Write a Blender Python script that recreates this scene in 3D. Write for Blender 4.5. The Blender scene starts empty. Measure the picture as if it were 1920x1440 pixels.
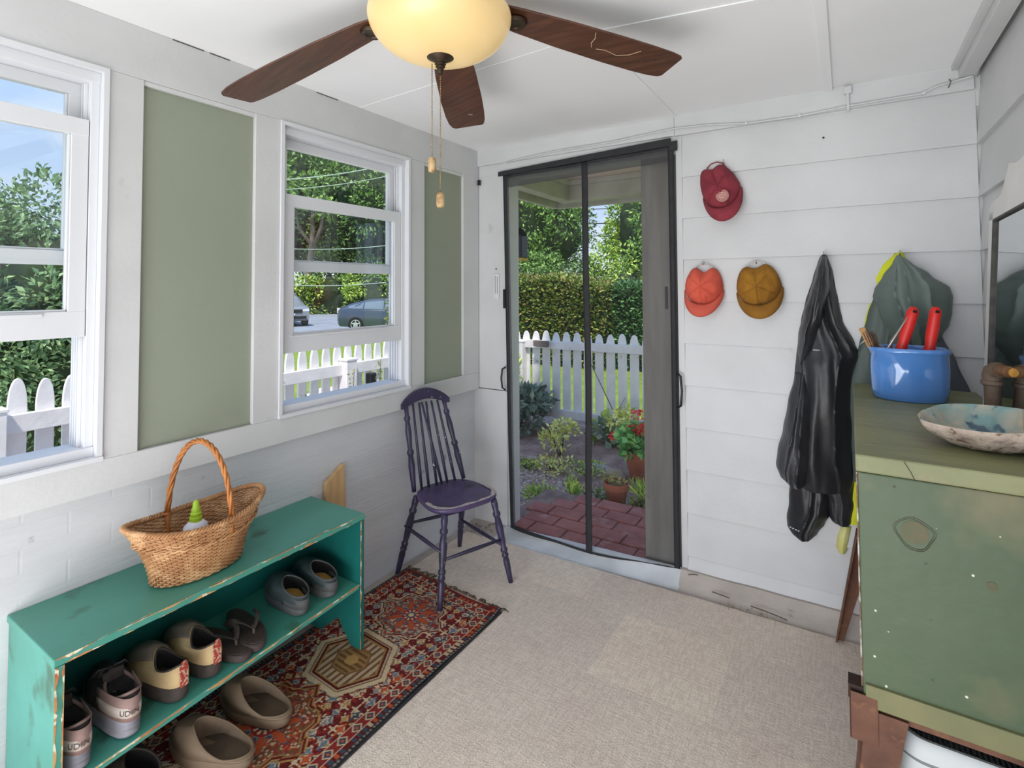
import bpy, bmesh, math, random
import numpy as np
from mathutils import Vector, Matrix, noise
random.seed(7); rng = np.random.default_rng(7)
PI = math.pi
sc = bpy.context.scene
COL = sc.collection

# ------------------------------------------------------------------ camera
cam_d = bpy.data.cameras.new('camera'); cam = bpy.data.objects.new('camera', cam_d); COL.objects.link(cam)
yaw, pitch, roll = math.radians(32.36), math.radians(1.90), math.radians(0.28)
F = Vector((-math.sin(yaw)*math.cos(pitch), math.cos(yaw)*math.cos(pitch), math.sin(pitch)))
r0 = Vector((math.cos(yaw), math.sin(yaw), 0)); d0 = F.cross(r0)
cr, sr = math.cos(roll), math.sin(roll)
rr = r0*cr + d0*sr; dd = -r0*sr + d0*cr
M = Matrix.Identity(4)
for i in range(3):
    M[i][0] = rr[i]; M[i][1] = -dd[i]; M[i][2] = -F[i]
M.translation = Vector((1.861, -2.569, 1.38))
cam.matrix_world = M
cam_d.sensor_width = 36; cam_d.lens = 987/1920*36
cam_d.shift_y = -(720-508)/1920
cam_d.clip_start = 0.02; cam_d.clip_end = 400
sc.camera = cam

# ------------------------------------------------------------------ world, lights, exposure
sc.view_settings.view_transform = 'Standard'; sc.view_settings.look = 'None'
sc.view_settings.exposure = 0.0; sc.view_settings.gamma = 1.0
sc.view_settings.use_curve_mapping = False
w = bpy.data.worlds.new('world'); sc.world = w; w.use_nodes = True
nt = w.node_tree; nt.nodes.clear()
wo = nt.nodes.new('ShaderNodeOutputWorld'); bg = nt.nodes.new('ShaderNodeBackground')
tc = nt.nodes.new('ShaderNodeTexCoord'); sx = nt.nodes.new('ShaderNodeSeparateXYZ')
rp = nt.nodes.new('ShaderNodeValToRGB')
rp.color_ramp.elements[0].position = 0.0; rp.color_ramp.elements[0].color = (0.66, 0.80, 0.98, 1)
rp.color_ramp.elements[1].position = 0.55; rp.color_ramp.elements[1].color = (0.24, 0.45, 0.88, 1)
nz = nt.nodes.new('ShaderNodeTexNoise'); nz.inputs['Scale'].default_value = 2.6; nz.inputs['Detail'].default_value = 6
mp = nt.nodes.new('ShaderNodeMapping'); mp.inputs['Scale'].default_value = (1, 1, 3)
cr2 = nt.nodes.new('ShaderNodeValToRGB')
cr2.color_ramp.elements[0].position = 0.50; cr2.color_ramp.elements[0].color = (0, 0, 0, 1)
cr2.color_ramp.elements[1].position = 0.72; cr2.color_ramp.elements[1].color = (1, 1, 1, 1)
mxw = nt.nodes.new('ShaderNodeMixRGB'); mxw.inputs[2].default_value = (0.92, 0.95, 1.0, 1)
L = nt.links.new
L(tc.outputs['Generated'], sx.inputs[0]); L(sx.outputs['Z'], rp.inputs[0])
L(tc.outputs['Generated'], mp.inputs[0]); L(mp.outputs[0], nz.inputs['Vector']); L(nz.outputs['Fac'], cr2.inputs[0])
L(cr2.outputs[0], mxw.inputs[0]); L(rp.outputs[0], mxw.inputs[1]); L(mxw.outputs[0], bg.inputs[0])
bg.inputs[1].default_value = 1.2; L(bg.outputs[0], wo.inputs[0])

def light(name, kind, loc, aim, energy, color, size=None, sy=None):
    d = bpy.data.lights.new(name, kind); d.energy = energy; d.color = color
    o = bpy.data.objects.new(name, d); COL.objects.link(o); o.location = loc
    o.rotation_euler = (Vector(aim)-Vector(loc)).to_track_quat('-Z', 'Y').to_euler()
    if kind == 'AREA':
        d.shape = 'RECTANGLE'; d.size = size; d.size_y = sy or size
    if kind == 'SUN': d.angle = math.radians(size)
    return o
light('sun', 'SUN', (5, -6, 12), (1.2, 0.5, 0), 4.0, (1, .95, .86), 4)
light('rear_fill', 'AREA', (1.2, -6.6, 1.25), (1.1, 0, 1.2), 56, (.98, .985, 1), 3.0, 2.2)  # unseen fill light added behind the camera, beyond the open porch end
light('ceiling_fill', 'AREA', (1.15, -3.1, .40), (1.1, -1.1, 2.21), 36, (.97, .98, 1), 1.8, 1.2)  # unseen fill light added low down, aimed up to brighten the ceiling

# ------------------------------------------------------------------ helpers
def S(r, g, b, k=1.0):
    f = lambda c: ((c/255)/12.92 if c/255 <= .04045 else (((c/255)+.055)/1.055)**2.4)
    return (min(1, f(r)*k), min(1, f(g)*k), min(1, f(b)*k), 1)

def mat(name, c1, c2=None, scale=8, rough=.6, bump=0, bscale=None, metal=0, stretch=(1, 1, 1), detail=6,
        lo=.35, hi=.65, spec=.5, coat=0, c3=None, s3=30, lo3=.62, hi3=.66, island=None, trans=0):
    m = bpy.data.materials.new(name); m.use_nodes = True
    n = m.node_tree; b = n.nodes['Principled BSDF']
    b.inputs['Base Color'].default_value = c1; b.inputs['Roughness'].default_value = rough
    b.inputs['Metallic'].default_value = metal; b.inputs['Specular IOR Level'].default_value = spec
    b.inputs['Coat Weight'].default_value = coat; b.inputs['Coat Roughness'].default_value = .1
    t = n.nodes.new('ShaderNodeTexCoord'); mpn = n.nodes.new('ShaderNodeMapping')
    mpn.inputs['Scale'].default_value = stretch; n.links.new(t.outputs['Object'], mpn.inputs[0])
    last = None
    if c2:
        z = n.nodes.new('ShaderNodeTexNoise'); z.inputs['Scale'].default_value = scale; z.inputs['Detail'].default_value = detail
        n.links.new(mpn.outputs[0], z.inputs['Vector'])
        r = n.nodes.new('ShaderNodeValToRGB'); e = r.color_ramp.elements
        e[0].position = lo; e[0].color = c1; e[1].position = hi; e[1].color = c2
        n.links.new(z.outputs['Fac'], r.inputs[0]); last = r.outputs[0]
    if c3:
        z = n.nodes.new('ShaderNodeTexNoise'); z.inputs['Scale'].default_value = s3; z.inputs['Detail'].default_value = 4
        n.links.new(t.outputs['Object'], z.inputs['Vector'])
        r = n.nodes.new('ShaderNodeValToRGB'); e = r.color_ramp.elements
        e[0].position = lo3; e[0].color = (0, 0, 0, 1); e[1].position = hi3; e[1].color = (1, 1, 1, 1)
        n.links.new(z.outputs['Fac'], r.inputs[0])
        x = n.nodes.new('ShaderNodeMixRGB'); x.inputs[2].default_value = c3; x.inputs[1].default_value = c1
        if last: n.links.new(last, x.inputs[1])
        n.links.new(r.outputs[0], x.inputs[0]); last = x.outputs[0]
    if island:
        g = n.nodes.new('ShaderNodeNewGeometry'); r = n.nodes.new('ShaderNodeValToRGB'); e = r.color_ramp.elements
        e[0].position = 0; e[0].color = island[0]; e[1].position = 1; e[1].color = island[-1]
        for k, c in enumerate(island[1:-1]):
            q = e.new((k+1)/(len(island)-1)); q.color = c
        n.links.new(g.outputs['Random Per Island'], r.inputs[0]); last = r.outputs[0]
    if last: n.links.new(last, b.inputs['Base Color'])
    if bump:
        z = n.nodes.new('ShaderNodeTexNoise'); z.inputs['Scale'].default_value = bscale or scale*3; z.inputs['Detail'].default_value = 5
        n.links.new(mpn.outputs[0], z.inputs['Vector'])
        bp = n.nodes.new('ShaderNodeBump'); bp.inputs['Strength'].default_value = bump; bp.inputs['Distance'].default_value = .01
        n.links.new(z.outputs['Fac'], bp.inputs['Height']); n.links.new(bp.outputs[0], b.inputs['Normal'])
    if trans:
        b.inputs['Transmission Weight'].default_value = trans
    return m

class MB:
    """collects verts and faces for ONE mesh"""
    def __init__(s): s.v = []; s.f = []; s.mi = []; s.k = 0
    def add(s, vs, fs):
        o = len(s.v); s.v += [tuple(p) for p in vs]; s.f += [tuple(i+o for i in f) for f in fs]; s.mi += [s.k]*len(fs); return s
    def box(s, x0, x1, y0, y1, z0, z1, R=None):
        vs = [(x, y, z) for x in (x0, x1) for y in (y0, y1) for z in (z0, z1)]
        if R is not None: vs = [tuple(R @ Vector(p)) for p in vs]
        return s.add(vs, [(0, 1, 3, 2), (4, 6, 7, 5), (0, 4, 5, 1), (2, 3, 7, 6), (0, 2, 6, 4), (1, 5, 7, 3)])
    def hexa(s, vs):   # 8 verts: bottom 4 ccw, top 4 ccw
        return s.add(vs, [(3, 2, 1, 0), (4, 5, 6, 7), (0, 1, 5, 4), (1, 2, 6, 5), (2, 3, 7, 6), (3, 0, 4, 7)])
    def loft(s, rings, caps=(True, True), closed=True):
        n = len(rings[0]); vs = [p for r in rings for p in r]; fs = []
        for i in range(len(rings)-1):
            for j in range(n if closed else n-1):
                a = i*n+j; b = i*n+(j+1) % n
                fs.append((a, b, b+n, a+n))
        if closed and caps[0]: fs.append(tuple(reversed(range(n))))
        if closed and caps[1]: fs.append(tuple(range((len(rings)-1)*n, len(rings)*n)))
        return s.add(vs, fs)
    def tube(s, pts, r, n=8, caps=True, closed=False):
        pts = [Vector(p) for p in pts]; N = len(pts)
        rad = r if hasattr(r, '__len__') else [r]*N
        rings = []; up = None
        for i, p in enumerate(pts):
            if closed: t = pts[(i+1) % N]-pts[i-1]
            else: t = pts[min(i+1, N-1)]-pts[max(i-1, 0)]
            if t.length < 1e-9: t = Vector((0, 0, 1))
            t.normalize()
            if up is None:
                up = t.orthogonal().normalized()
            up = (up - t*up.dot(t))
            if up.length < 1e-6: up = t.orthogonal()
            up.normalize(); sd = t.cross(up)
            rings.append([p+(up*math.cos(2*PI*k/n)+sd*math.sin(2*PI*k/n))*rad[i] for k in range(n)])
        if closed:
            vs = [p for q in rings for p in q]; fs = []
            for i in range(N):
                for j in range(n):
                    a = i*n+j; b = i*n+(j+1) % n; c = ((i+1) % N)*n
                    fs.append((a, b, c+(j+1) % n, c+j))
            return s.add(vs, fs)
        return s.loft(rings, (caps, caps))
    def lathe(s, prof, c=(0, 0, 0), n=24, axis=None, sx=1, sy=1, caps=(True, True)):
        rings = []
        for r_, z in prof:
            rings.append([Vector((r_*sx*math.cos(2*PI*k/n), r_*sy*math.sin(2*PI*k/n), z)) for k in range(n)])
        if axis is not None:
            q = Vector((0, 0, 1)).rotation_difference(Vector(axis))
            rings = [[q @ p for p in r] for r in rings]
        c = Vector(c); rings = [[p+c for p in r] for r in rings]
        return s.loft(rings, caps)
    def prism(s, poly, a, b, ax=1):   # poly of 2D points extruded along axis ax from a to b
        def P(p, t):
            return {0: (t, p[0], p[1]), 1: (p[0], t, p[1]), 2: (p[0], p[1], t)}[ax]
        return s.loft([[P(p, a) for p in poly], [P(p, b) for p in poly]])
    def build(s, name, m=None, parent=None, smooth=False, bevel=0, auto=None, sub=0, solid=0):
        me = bpy.data.meshes.new(name); me.from_pydata([tuple(p) for p in s.v], [], s.f)
        for mm in (m if isinstance(m, (list, tuple)) else [m]):
            if mm: me.materials.append(mm)
        if isinstance(m, (list, tuple)): me.polygons.foreach_set('material_index', s.mi)
        bm = bmesh.new(); bm.from_mesh(me); bmesh.ops.recalc_face_normals(bm, faces=bm.faces); bm.to_mesh(me); bm.free()
        if smooth: me.polygons.foreach_set('use_smooth', [True]*len(me.polygons))
        if auto: me.set_sharp_from_angle(angle=math.radians(auto))
        me.update()
        o = bpy.data.objects.new(name, me); COL.objects.link(o)
        if parent: o.parent = parent
        if solid:
            q = o.modifiers.new('solid', 'SOLIDIFY'); q.thickness = solid; q.offset = 0
        if bevel:
            q = o.modifiers.new('bevel', 'BEVEL'); q.width = bevel; q.segments = 2; q.limit_method = 'ANGLE'
        if sub:
            q = o.modifiers.new('sub', 'SUBSURF'); q.levels = sub; q.render_levels = sub
        return o

def tag(o, label, cat, group=None, kind=None):
    o['label'] = label; o['category'] = cat
    if group: o['group'] = group
    if kind: o['kind'] = kind
    return o
def empty(name, loc, label, cat, rz=0, group=None):
    o = bpy.data.objects.new(name, None); COL.objects.link(o); o.location = loc; o.rotation_euler = (0, 0, rz)
    o.empty_display_size = .05
    return tag(o, label, cat, group)
def struct(o, label=None, cat=None):
    o['kind'] = 'structure'
    if label: o['label'] = label; o['category'] = cat
    return o
def copy_tree(o, parent=None):
    c = o.copy(); COL.objects.link(c)
    if parent: c.parent = parent
    for ch in list(o.children): copy_tree(ch, c)
    return c
def text_mesh(s, size, m, name, parent, loc, rot, ext=.0004):
    cu = bpy.data.curves.new('t', 'FONT'); cu.body = s; cu.size = size; cu.extrude = ext; cu.align_x = 'CENTER'; cu.align_y = 'CENTER'
    o = bpy.data.objects.new('t', cu); COL.objects.link(o)
    dg = bpy.context.evaluated_depsgraph_get()
    me = bpy.data.meshes.new_from_object(o.evaluated_get(dg)); bpy.data.objects.remove(o)
    me.materials.clear(); me.materials.append(m)
    q = bpy.data.objects.new(name, me); COL.objects.link(q); q.parent = parent; q.location = loc; q.rotation_euler = rot
    return q
def nz3(x, y, z, s=1): return noise.noise(Vector((x*s, y*s, z*s)))

# ------------------------------------------------------------------ materials
WHITE = mat('white_paint', S(203, 203, 204, 1.02), S(213, 213, 214, 1.02), 3, .45, .08, 60, c3=S(170, 168, 164), s3=5, lo3=.70, hi3=.80)
WHITE2 = mat('white_vinyl', S(222, 223, 227), None, rough=.35)
CEIL = mat('ceiling_paint', S(236, 236, 237, 1.1), S(242, 242, 243, 1.1), 2, .6, .05, 40)
BRICKW = mat('painted_brick', S(202, 203, 206), S(213, 214, 217), 4, .5, .25, 35, stretch=(1, .35, 2.2), c3=S(150, 148, 145), s3=9, lo3=.70, hi3=.76)
def brick_bump(m, sc_=1):
    n = m.node_tree; b = n.nodes['Principled BSDF']
    t = n.nodes.new('ShaderNodeTexCoord'); s_ = n.nodes.new('ShaderNodeSeparateXYZ'); c = n.nodes.new('ShaderNodeCombineXYZ')
    a = n.nodes.new('ShaderNodeMath'); a.operation = 'ADD'
    n.links.new(t.outputs['Object'], s_.inputs[0]); n.links.new(s_.outputs[0], a.inputs[0]); n.links.new(s_.outputs[1], a.inputs[1])
    n.links.new(a.outputs[0], c.inputs[0]); n.links.new(s_.outputs[2], c.inputs[1])
    br = n.nodes.new('ShaderNodeTexBrick'); br.inputs['Scale'].default_value = 1
    br.inputs['Brick Width'].default_value = .21; br.inputs['Row Height'].default_value = .068
    br.inputs['Mortar Size'].default_value = .005; br.inputs['Mortar Smooth'].default_value = .8
    n.links.new(c.outputs[0], br.inputs['Vector'])
    bp = n.nodes.new('ShaderNodeBump'); bp.inputs['Strength'].default_value = .16; bp.inputs['Distance'].default_value = .003; bp.invert = True
    n.links.new(br.outputs['Fac'], bp.inputs['Height'])
    old = b.inputs['Normal'].links
    if old: n.links.new(old[0].from_socket, bp.inputs['Normal'])
    n.links.new(bp.outputs[0], b.inputs['Normal'])
brick_bump(BRICKW)
SAGE = mat('sage_green', S(150, 157, 139), S(146, 153, 137), 1.5, .5, .03, 90)
CONC = mat('painted_concrete', S(196, 186, 178), S(176, 166, 158), 6, .75, .3, 30, c3=S(110, 98, 86), s3=14, lo3=.64, hi3=.75)
CONCW = mat('white_threshold', S(222, 226, 230), S(196, 200, 204), 5, .5, .15, 25, c3=S(120, 116, 110), s3=22, lo3=.70, hi3=.75)
BLACK = mat('black_binding', S(34, 34, 37), S(42, 42, 46), 20, .7, .2, 200)
BLACKP = mat('black_plastic', S(28, 28, 30), None, rough=.4)
DARKM = mat('oil_bronze', S(58, 46, 36), S(74, 58, 44), 30, .4, metal=.6)
BRASS = mat('antique_brass', S(190, 160, 115), S(150, 120, 80), 30, .35, metal=.8)
WOODN = mat('raw_pine', S(214, 178, 130), S(196, 154, 104), 10, .6, .1, stretch=(3, 3, .4))
RUST = mat('rusty_steel', S(120, 82, 62), S(92, 60, 46), 9, .7, .3, 60, metal=.1, c3=S(140, 98, 72), s3=40, lo3=.56, hi3=.75)
GLASS = bpy.data.materials.new('window_glass'); GLASS.use_nodes = True
n = GLASS.node_tree; n.nodes.clear()
o_ = n.nodes.new('ShaderNodeOutputMaterial'); tr = n.nodes.new('ShaderNodeBsdfTransparent'); gl = n.nodes.new('ShaderNodeBsdfGlossy')
tr.inputs[0].default_value = (.97, .98, .98, 1); gl.inputs['Roughness'].default_value = .01
lw_ = n.nodes.new('ShaderNodeLayerWeight'); pw = n.nodes.new('ShaderNodeMath'); pw.operation = 'POWER'; pw.inputs[1].default_value = 5
fr = n.nodes.new('ShaderNodeMath'); fr.operation = 'MULTIPLY_ADD'; fr.inputs[1].default_value = .6; fr.inputs[2].default_value = .035
n.links.new(lw_.outputs['Facing'], pw.inputs[0]); n.links.new(pw.outputs[0], fr.inputs[0]); mx = n.nodes.new('ShaderNodeMixShader')
n.links.new(fr.outputs[0], mx.inputs[0]); n.links.new(tr.outputs[0], mx.inputs[1]); n.links.new(gl.outputs[0], mx.inputs[2]); n.links.new(mx.outputs[0], o_.inputs[0])
def seethru(name, col, fac):
    m = bpy.data.materials.new(name); m.use_nodes = True; n = m.node_tree; n.nodes.clear()
    o_ = n.nodes.new('ShaderNodeOutputMaterial'); tr = n.nodes.new('ShaderNodeBsdfTransparent'); df = n.nodes.new('ShaderNodeBsdfDiffuse')
    df.inputs[0].default_value = col; mx = n.nodes.new('ShaderNodeMixShader'); mx.inputs[0].default_value = fac
    n.links.new(tr.outputs[0], mx.inputs[1]); n.links.new(df.outputs[0], mx.inputs[2]); n.links.new(mx.outputs[0], o_.inputs[0]); return m
MESHM = seethru('insect_mesh', (.07, .07, .075, 1), .15)

# ================================================================== SETTING
CZ = 2.21
# floor
struct(MB().box(-.12, 2.42, -4.3, .14, -.12, 0).build('floor', CONC))
# ceiling with joints: panels between battens
cb = MB().box(-.12, 2.42, -4.3, .14, CZ, CZ+.1)
struct(cb.build('ceiling', CEIL))
tn = [0]
def trim(mb, m=WHITE, bevel=.0015, **k):
    tn[0] += 1
    return struct(mb.build('trim_%d' % tn[0], m, bevel=bevel, **k))
trim(MB().box(1.80, 1.832, -3.0, -.02, CZ-.012, CZ), CEIL)
trim(MB().hexa([(-.0, -.93, CZ-.0015), (1.17, -1.0, CZ-.0015), (1.17, -.994, CZ-.0015), (0, -.924, CZ-.0015), (0, -.93, CZ), (1.17, -1.0, CZ), (1.17, -.994, CZ), (0, -.924, CZ)]), CEIL)
trim(MB().hexa([(1.17, -1.02, CZ-.004), (1.80, -.91, CZ-.004), (1.80, -.89, CZ-.004), (1.17, -1.0, CZ-.004), (1.17, -1.02, CZ), (1.80, -.91, CZ), (1.80, -.89, CZ), (1.17, -1.0, CZ)]), CEIL)
trim(MB().box(1.176, 1.19, -1.0, -.02, CZ-.006, CZ), CEIL)

# left wall: lower painted brick, framing above
lw = MB()
lw.box(-.14, -.04, -4.3, 0.12, 0, .80)
struct(lw.build('wall_left', BRICKW))
fr_ = MB()
P = [(-4.3, -2.64), (-1.895, -1.80), (-1.427, -1.324), (-.60, -.487), (-.155, -.006)]
fr_.box(-.12, 0, -4.3, -.006, 2.045, CZ)         # header
for a, b in P: fr_.box(-.12, 0, a, b, .882, 2.045)
fr_.box(-.12, 0, -4.3, -.006, .785, .882)        # rail below
trim(fr_, bevel=.002)
trim(MB().box(-.12, -.03, -.012, 0, .79, 2.10), mat('gap_dark', S(70, 66, 62), rough=.9))
# thin crack between header and ceiling
trim(MB().box(-.0, .0015, -1.72, -1.62, CZ-.004, CZ-.0015).box(0, .0015, -1.60, -1.53, CZ-.004, CZ-.0015).box(0, .0015, -1.16, -1.05, CZ-.004, CZ-.0015), mat('crack', S(80, 78, 76), rough=.9), bevel=0)
# sage infill panels
for a, b, lab in ((-1.80, -1.427, 'tall sage green wall panel between the two sash windows'), (-.487, -.155, 'narrow sage green wall panel in the far corner beside the thermometer')):
    t = empty('wall_panel', (-.02, (a+b)/2, .882), lab, 'panel')
    MB().box(-.01, .004, a-(a+b)/2+.001, b-(a+b)/2-.001, .001, 1.162).build('panel_board', SAGE, t)
    MB().box(.004, .016, a-(a+b)/2+.001, b-(a+b)/2-.001, 1.148, 1.162).build('head_strip', WHITE, t)
# windows
def window(n_, y0, y1, zs, z1=2.045, z0=.882):
    t = bpy.data.objects.new('window_%d' % n_, None); COL.objects.link(t); t['kind'] = 'structure'
    T = lambda mb, nm, m=WHITE2, **k: mb.build(nm, m, t, **k)
    # outer bead + jamb steps
    m = MB()
    m.box(-.11, .008, y0, y0+.014, z0, z1).box(-.11, .008, y1-.014, y1, z0, z1).box(-.11, .008, y0+.014, y1-.014, z1-.014, z1).box(-.11, .012, y0-.001, y1+.001, z0-.001, z0+.012)
    T(m, 'casing_bead')
    a, b = y0+.014, y1-.014
    m = MB()
    m.box(-.11, -.020, b-.022, b, z0+.012, z1-.014).box(-.11, -.020, a, a+.022, z0+.012, z1-.014)
    m.box(-.11, -.014, a, b, z1-.045, z1-.014).box(-.11, -.014, a, b, z0+.012, z0+.040)
    # track ribs
    for q in (-.045, -.062, -.078, -.095):
        m.box(q-.003, q+.003, b-.032, b-.022, z0+.04, z1-.045).box(q-.003, q+.003, a+.022, a+.032, z0+.04, z1-.045)
    T(m, 'window_frame', bevel=.0015)
    a, b = a+.024, b-.024
    def sash(nm, x, za, zb, st, rt, rb):
        s_ = MB()
        s_.box(x-.013, x+.013, a, a+st, za, zb).box(x-.013, x+.013, b-st, b, za, zb)
        s_.box(x-.014, x+.014, a, b, zb-rt, zb).box(x-.014, x+.014, a, b, za, za+rb)
        # glazing bead
        for (p, q, r_, s2) in ((a+st, a+st+.006, za+rb, zb-rt), (b-st-.006, b-st, za+rb, zb-rt)):
            s_.box(x-.008, x+.008, p, q, r_, s2)
        s_.box(x-.008, x+.008, a+st, b-st, za+rb, za+rb+.006)
        o = T(s_, nm, bevel=.002)
        MB().box(x-.003, x+.003, a+st, b-st, za+rb, zb-rt).build('glass_pane', GLASS, o)
        return o
    sash('lower_sash', -.036, zs, zs+.64, .042, .05, .075)
    sash('upper_sash', -.082, 1.455, z1-.045, .036, .036, .042)
    # finger rail and latches
    MB().box(-.024, -.014, a+.03, b-.1, zs+.062, zs+.070).build('finger_rail', WHITE2, t, bevel=.001)
    return t
window(1, -2.62, -1.895, 1.245)
window(2, -1.324, -.60, 1.125)

# back wall -------------------------------------------------------
bw = MB()
bw.box(-.14, .192, .0, .12, .79, 2.05)
bw.box(-.14, 2.42, .0, .12, 2.05, CZ)
bw.box(1.18, 2.42, .004, .12, -.0, 2.05)
for k in range(0, 11):
    zb = .126+.198*(k-1); zt = zb+.205
    if k == 0: zb = .06
    if zb > 2.1: break
    zt = min(zt, 2.104)
    bw.hexa([(1.208, -.014, zb), (2.285, -.014, zb), (2.285, .01, zb), (1.208, .01, zb), (1.208, -.001, zt), (2.285, -.001, zt), (2.285, .01, zt), (1.208, .01, zt)])
bw.box(1.178, 1.207, -.004, .02, .06, 2.104)
bw.box(.0, 1.176, -.016, 0, 2.115, CZ-.0)
bw.box(1.178, 2.28, -.020, 0, 2.112, CZ-.0)
bw.box(-.04, .192, .002, .12, 0, .785)
struct(bw.build('wall_back', WHITE, bevel=.0012))
# right wall ------------------------------------------------------
rw = MB(); rw.box(2.30, 2.42, -4.3, .0, 0, CZ)
for k in range(1, 11):
    zb = .126+.198*(k-1); zt = min(zb+.205, CZ)
    rw.hexa([(2.282, -4.3, zb), (2.282, -.014, zb), (2.31, -.014, zb), (2.31, -4.3, zb), (2.298, -4.3, zt), (2.298, -.001, zt), (2.31, -.001, zt), (2.31, -4.3, zt)])
struct(rw.build('wall_right', WHITE, bevel=.0012))
trim(MB().box(2.235, 2.285, -3.2, -.02, CZ-.05, CZ).box(2.215, 2.235, -3.2, -.02, CZ-.018, CZ))
trim(MB().box(2.281, 2.2835, -2.6, -.06, 2.142, 2.1435), mat('crack2', S(95, 93, 90), rough=.9), bevel=0)
# threshold + concrete ledge ---------------------------------------
def ledge(x0, x1, h0, h1, yf0, yf1, m, nm, back=.0, N=24):
    rings = []
    for i in range(N+1):
        t = i/N; x = x0+(x1-x0)*t; h = h0+(h1-h0)*t; yf = yf0+(yf1-yf0)*t + .004*nz3(x*9, 0, 1)
        hb = h+.003*nz3(x*7, 3, 1)
        rings.append([(x, back, -.05), (x, yf, -.05), (x, yf, .002), (x, yf+.02, .006), (x, -.045, hb*.72), (x, -.028, hb), (x, back, hb)])
    m_ = MB().loft(rings); return trim_o(m_, m, nm)
def trim_o(mb, m, nm):
    tn[0] += 1; return struct(mb.build('trim_%d' % tn[0], m, smooth=True, auto=40))
ledge(.19, 1.185, .022, .060, -.165, -.10, CONCW, 't', back=-.004)
ledge(1.18, 2.28, .062, .072, -.10, -.12, CONC, 't', back=.004)
ledge(-.04, .19, .012, .02, -.08, -.16, CONC, 't', back=.002, N=8)

# doorway 1: jambs, head, grey boards
t = bpy.data.objects.new('door_1', None); COL.objects.link(t); t['kind'] = 'structure'
j = MB(); j.box(.192, .206, .012, .12, .0, 2.06).box(.192, 1.18, .012, .12, 2.03, 2.05)
j.build('door_jamb', WHITE, t, bevel=.002)
GREYB = mat('weathered_grey_board', S(128, 126, 122), S(112, 109, 104), 5, .7, .15, 30, stretch=(4, 4, .5), c3=S(86, 80, 74), s3=7, lo3=.62, hi3=.75)
g_ = MB().box(.992, 1.178, .030, .065, .02, 2.03).build('grey_board', GREYB, t, bevel=.003); g_['label'] = 'weathered grey board behind the mesh'
MB().box(1.108, 1.120, .024, .031, 1.275, 1.385).build('strike_plate', BLACKP, t, bevel=.001)

# ================================================================== OUTSIDE
GRASS = mat('lawn_grass', S(150, 172, 60, .9), S(120, 146, 48, .9), 3, .9, .6, 60, c3=S(170, 180, 80), s3=12, lo3=.55, hi3=.8)
ROAD = mat('asphalt', S(170, 175, 185, .95), S(155, 160, 170, .95), 1.5, .9)
def gz(x, y):
    d = max(0, -1.5-x-max(0, min(1, (y-2)/2))*6) + max(0, y-8)
    return -.13 - .37*min(1, d/5)**.8
g = MB(); xs = list(np.concatenate([np.linspace(-70, -8, 14), np.linspace(-7, 3, 26), np.linspace(6, 40, 6)])); ys = list(np.concatenate([np.linspace(-25, -5, 6), np.linspace(-4, 8, 28), np.linspace(10, 80, 14)]))
vs = [(x, y, gz(x, y)) for x in xs for y in ys]; ny = len(ys)
g.add(vs, [(i*ny+j_, (i+1)*ny+j_, (i+1)*ny+j_+1, i*ny+j_+1) for i in range(len(xs)-1) for j_ in range(ny-1) if not (-.13 < (xs[i]+xs[i+1])/2 < 2.4 and (ys[j_]+ys[j_+1])/2 < .1)])
struct(tag(g.build('lawn', GRASS, smooth=True), 'green lawn sloping from the fence to the road', 'lawn'))
# road, a band across the view
def band(p0, p1, w0, z, m, nm, lab, cat):
    p0 = Vector(p0); p1 = Vector(p1); d = (p1-p0).normalized(); s_ = Vector((-d.y, d.x))
    q = [p0-s_*w0, p1-s_*w0, p1+s_*w0, p0+s_*w0]
    return struct(tag(MB().hexa([(a.x, a.y, z-.1) for a in q]+[(a.x, a.y, z) for a in q]).build(nm, m), lab, cat))
# axis parallel to the image plane, centred 31 m out
c0 = Vector((1.861, -2.569)) + Vector((-math.sin(yaw), math.cos(yaw)))*31.5
dr = Vector((math.cos(yaw), math.sin(yaw)))
band(c0-dr*50, c0+dr*30, 8.3, -.47, ROAD, 'road', 'pale grey asphalt road with parked cars', 'road')
# pale concrete walk between the house and the side fence
PAVE = mat('pale_concrete_walk', S(238, 222, 212, 1.1), S(228, 210, 200, 1.1), 4, .85, .2, 30)
xs_ = [-.14, -.8, -1.25, -1.8, -2.5, -3.5, -4.5, -5.3]; ys_ = [-4+.5*q for q in range(15)]
struct(tag(MB().add([(x, min(y, .1) if x > -1.3 else y, gz(x, y)+.022) for x in xs_ for y in ys_], [(i*15+q, (i+1)*15+q, (i+1)*15+q+1, i*15+q+1) for i in range(7) for q in range(14)]).build('driveway', PAVE), 'pale pinkish concrete drive along the side of the porch and beyond its fence', 'driveway'))

SOIL = mat('garden_soil', S(182, 154, 144), S(144, 118, 110), 9, .95, .9, 50, c3=S(200, 176, 164), s3=40, lo3=.60, hi3=.68)
GRAVEL = mat('gravel', S(170, 160, 160), S(112, 98, 96), 45, .95, 1.0, 90, lo=.42, hi=.58)
def bedz(x, y): return -.115 + .10*max(0, min(1, (y-.9)/1.3)) + .02*nz3(x*3, y*3, 0) + .008*nz3(x*14, y*14, 5)
def patch(nm, m, x0, x1, y0, y1, off, lab, cat, N=60, edge=None):
    vs = []; 
    for i in range(N+1):
        for k in range(N+1):
            x = x0+(x1-x0)*i/N; y = y0+(y1-y0)*k/N
            e = min(i, N-i, k, N-k)/N
            vs.append((x, y, bedz(x, y)+off - (.06 if e < .02 else 0)))
    fs = [(i*(N+1)+k, (i+1)*(N+1)+k, (i+1)*(N+1)+k+1, i*(N+1)+k+1) for i in range(N) for k in range(N)]
    return struct(tag(MB().add(vs, fs).build(nm, m, smooth=True), lab, cat))
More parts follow.
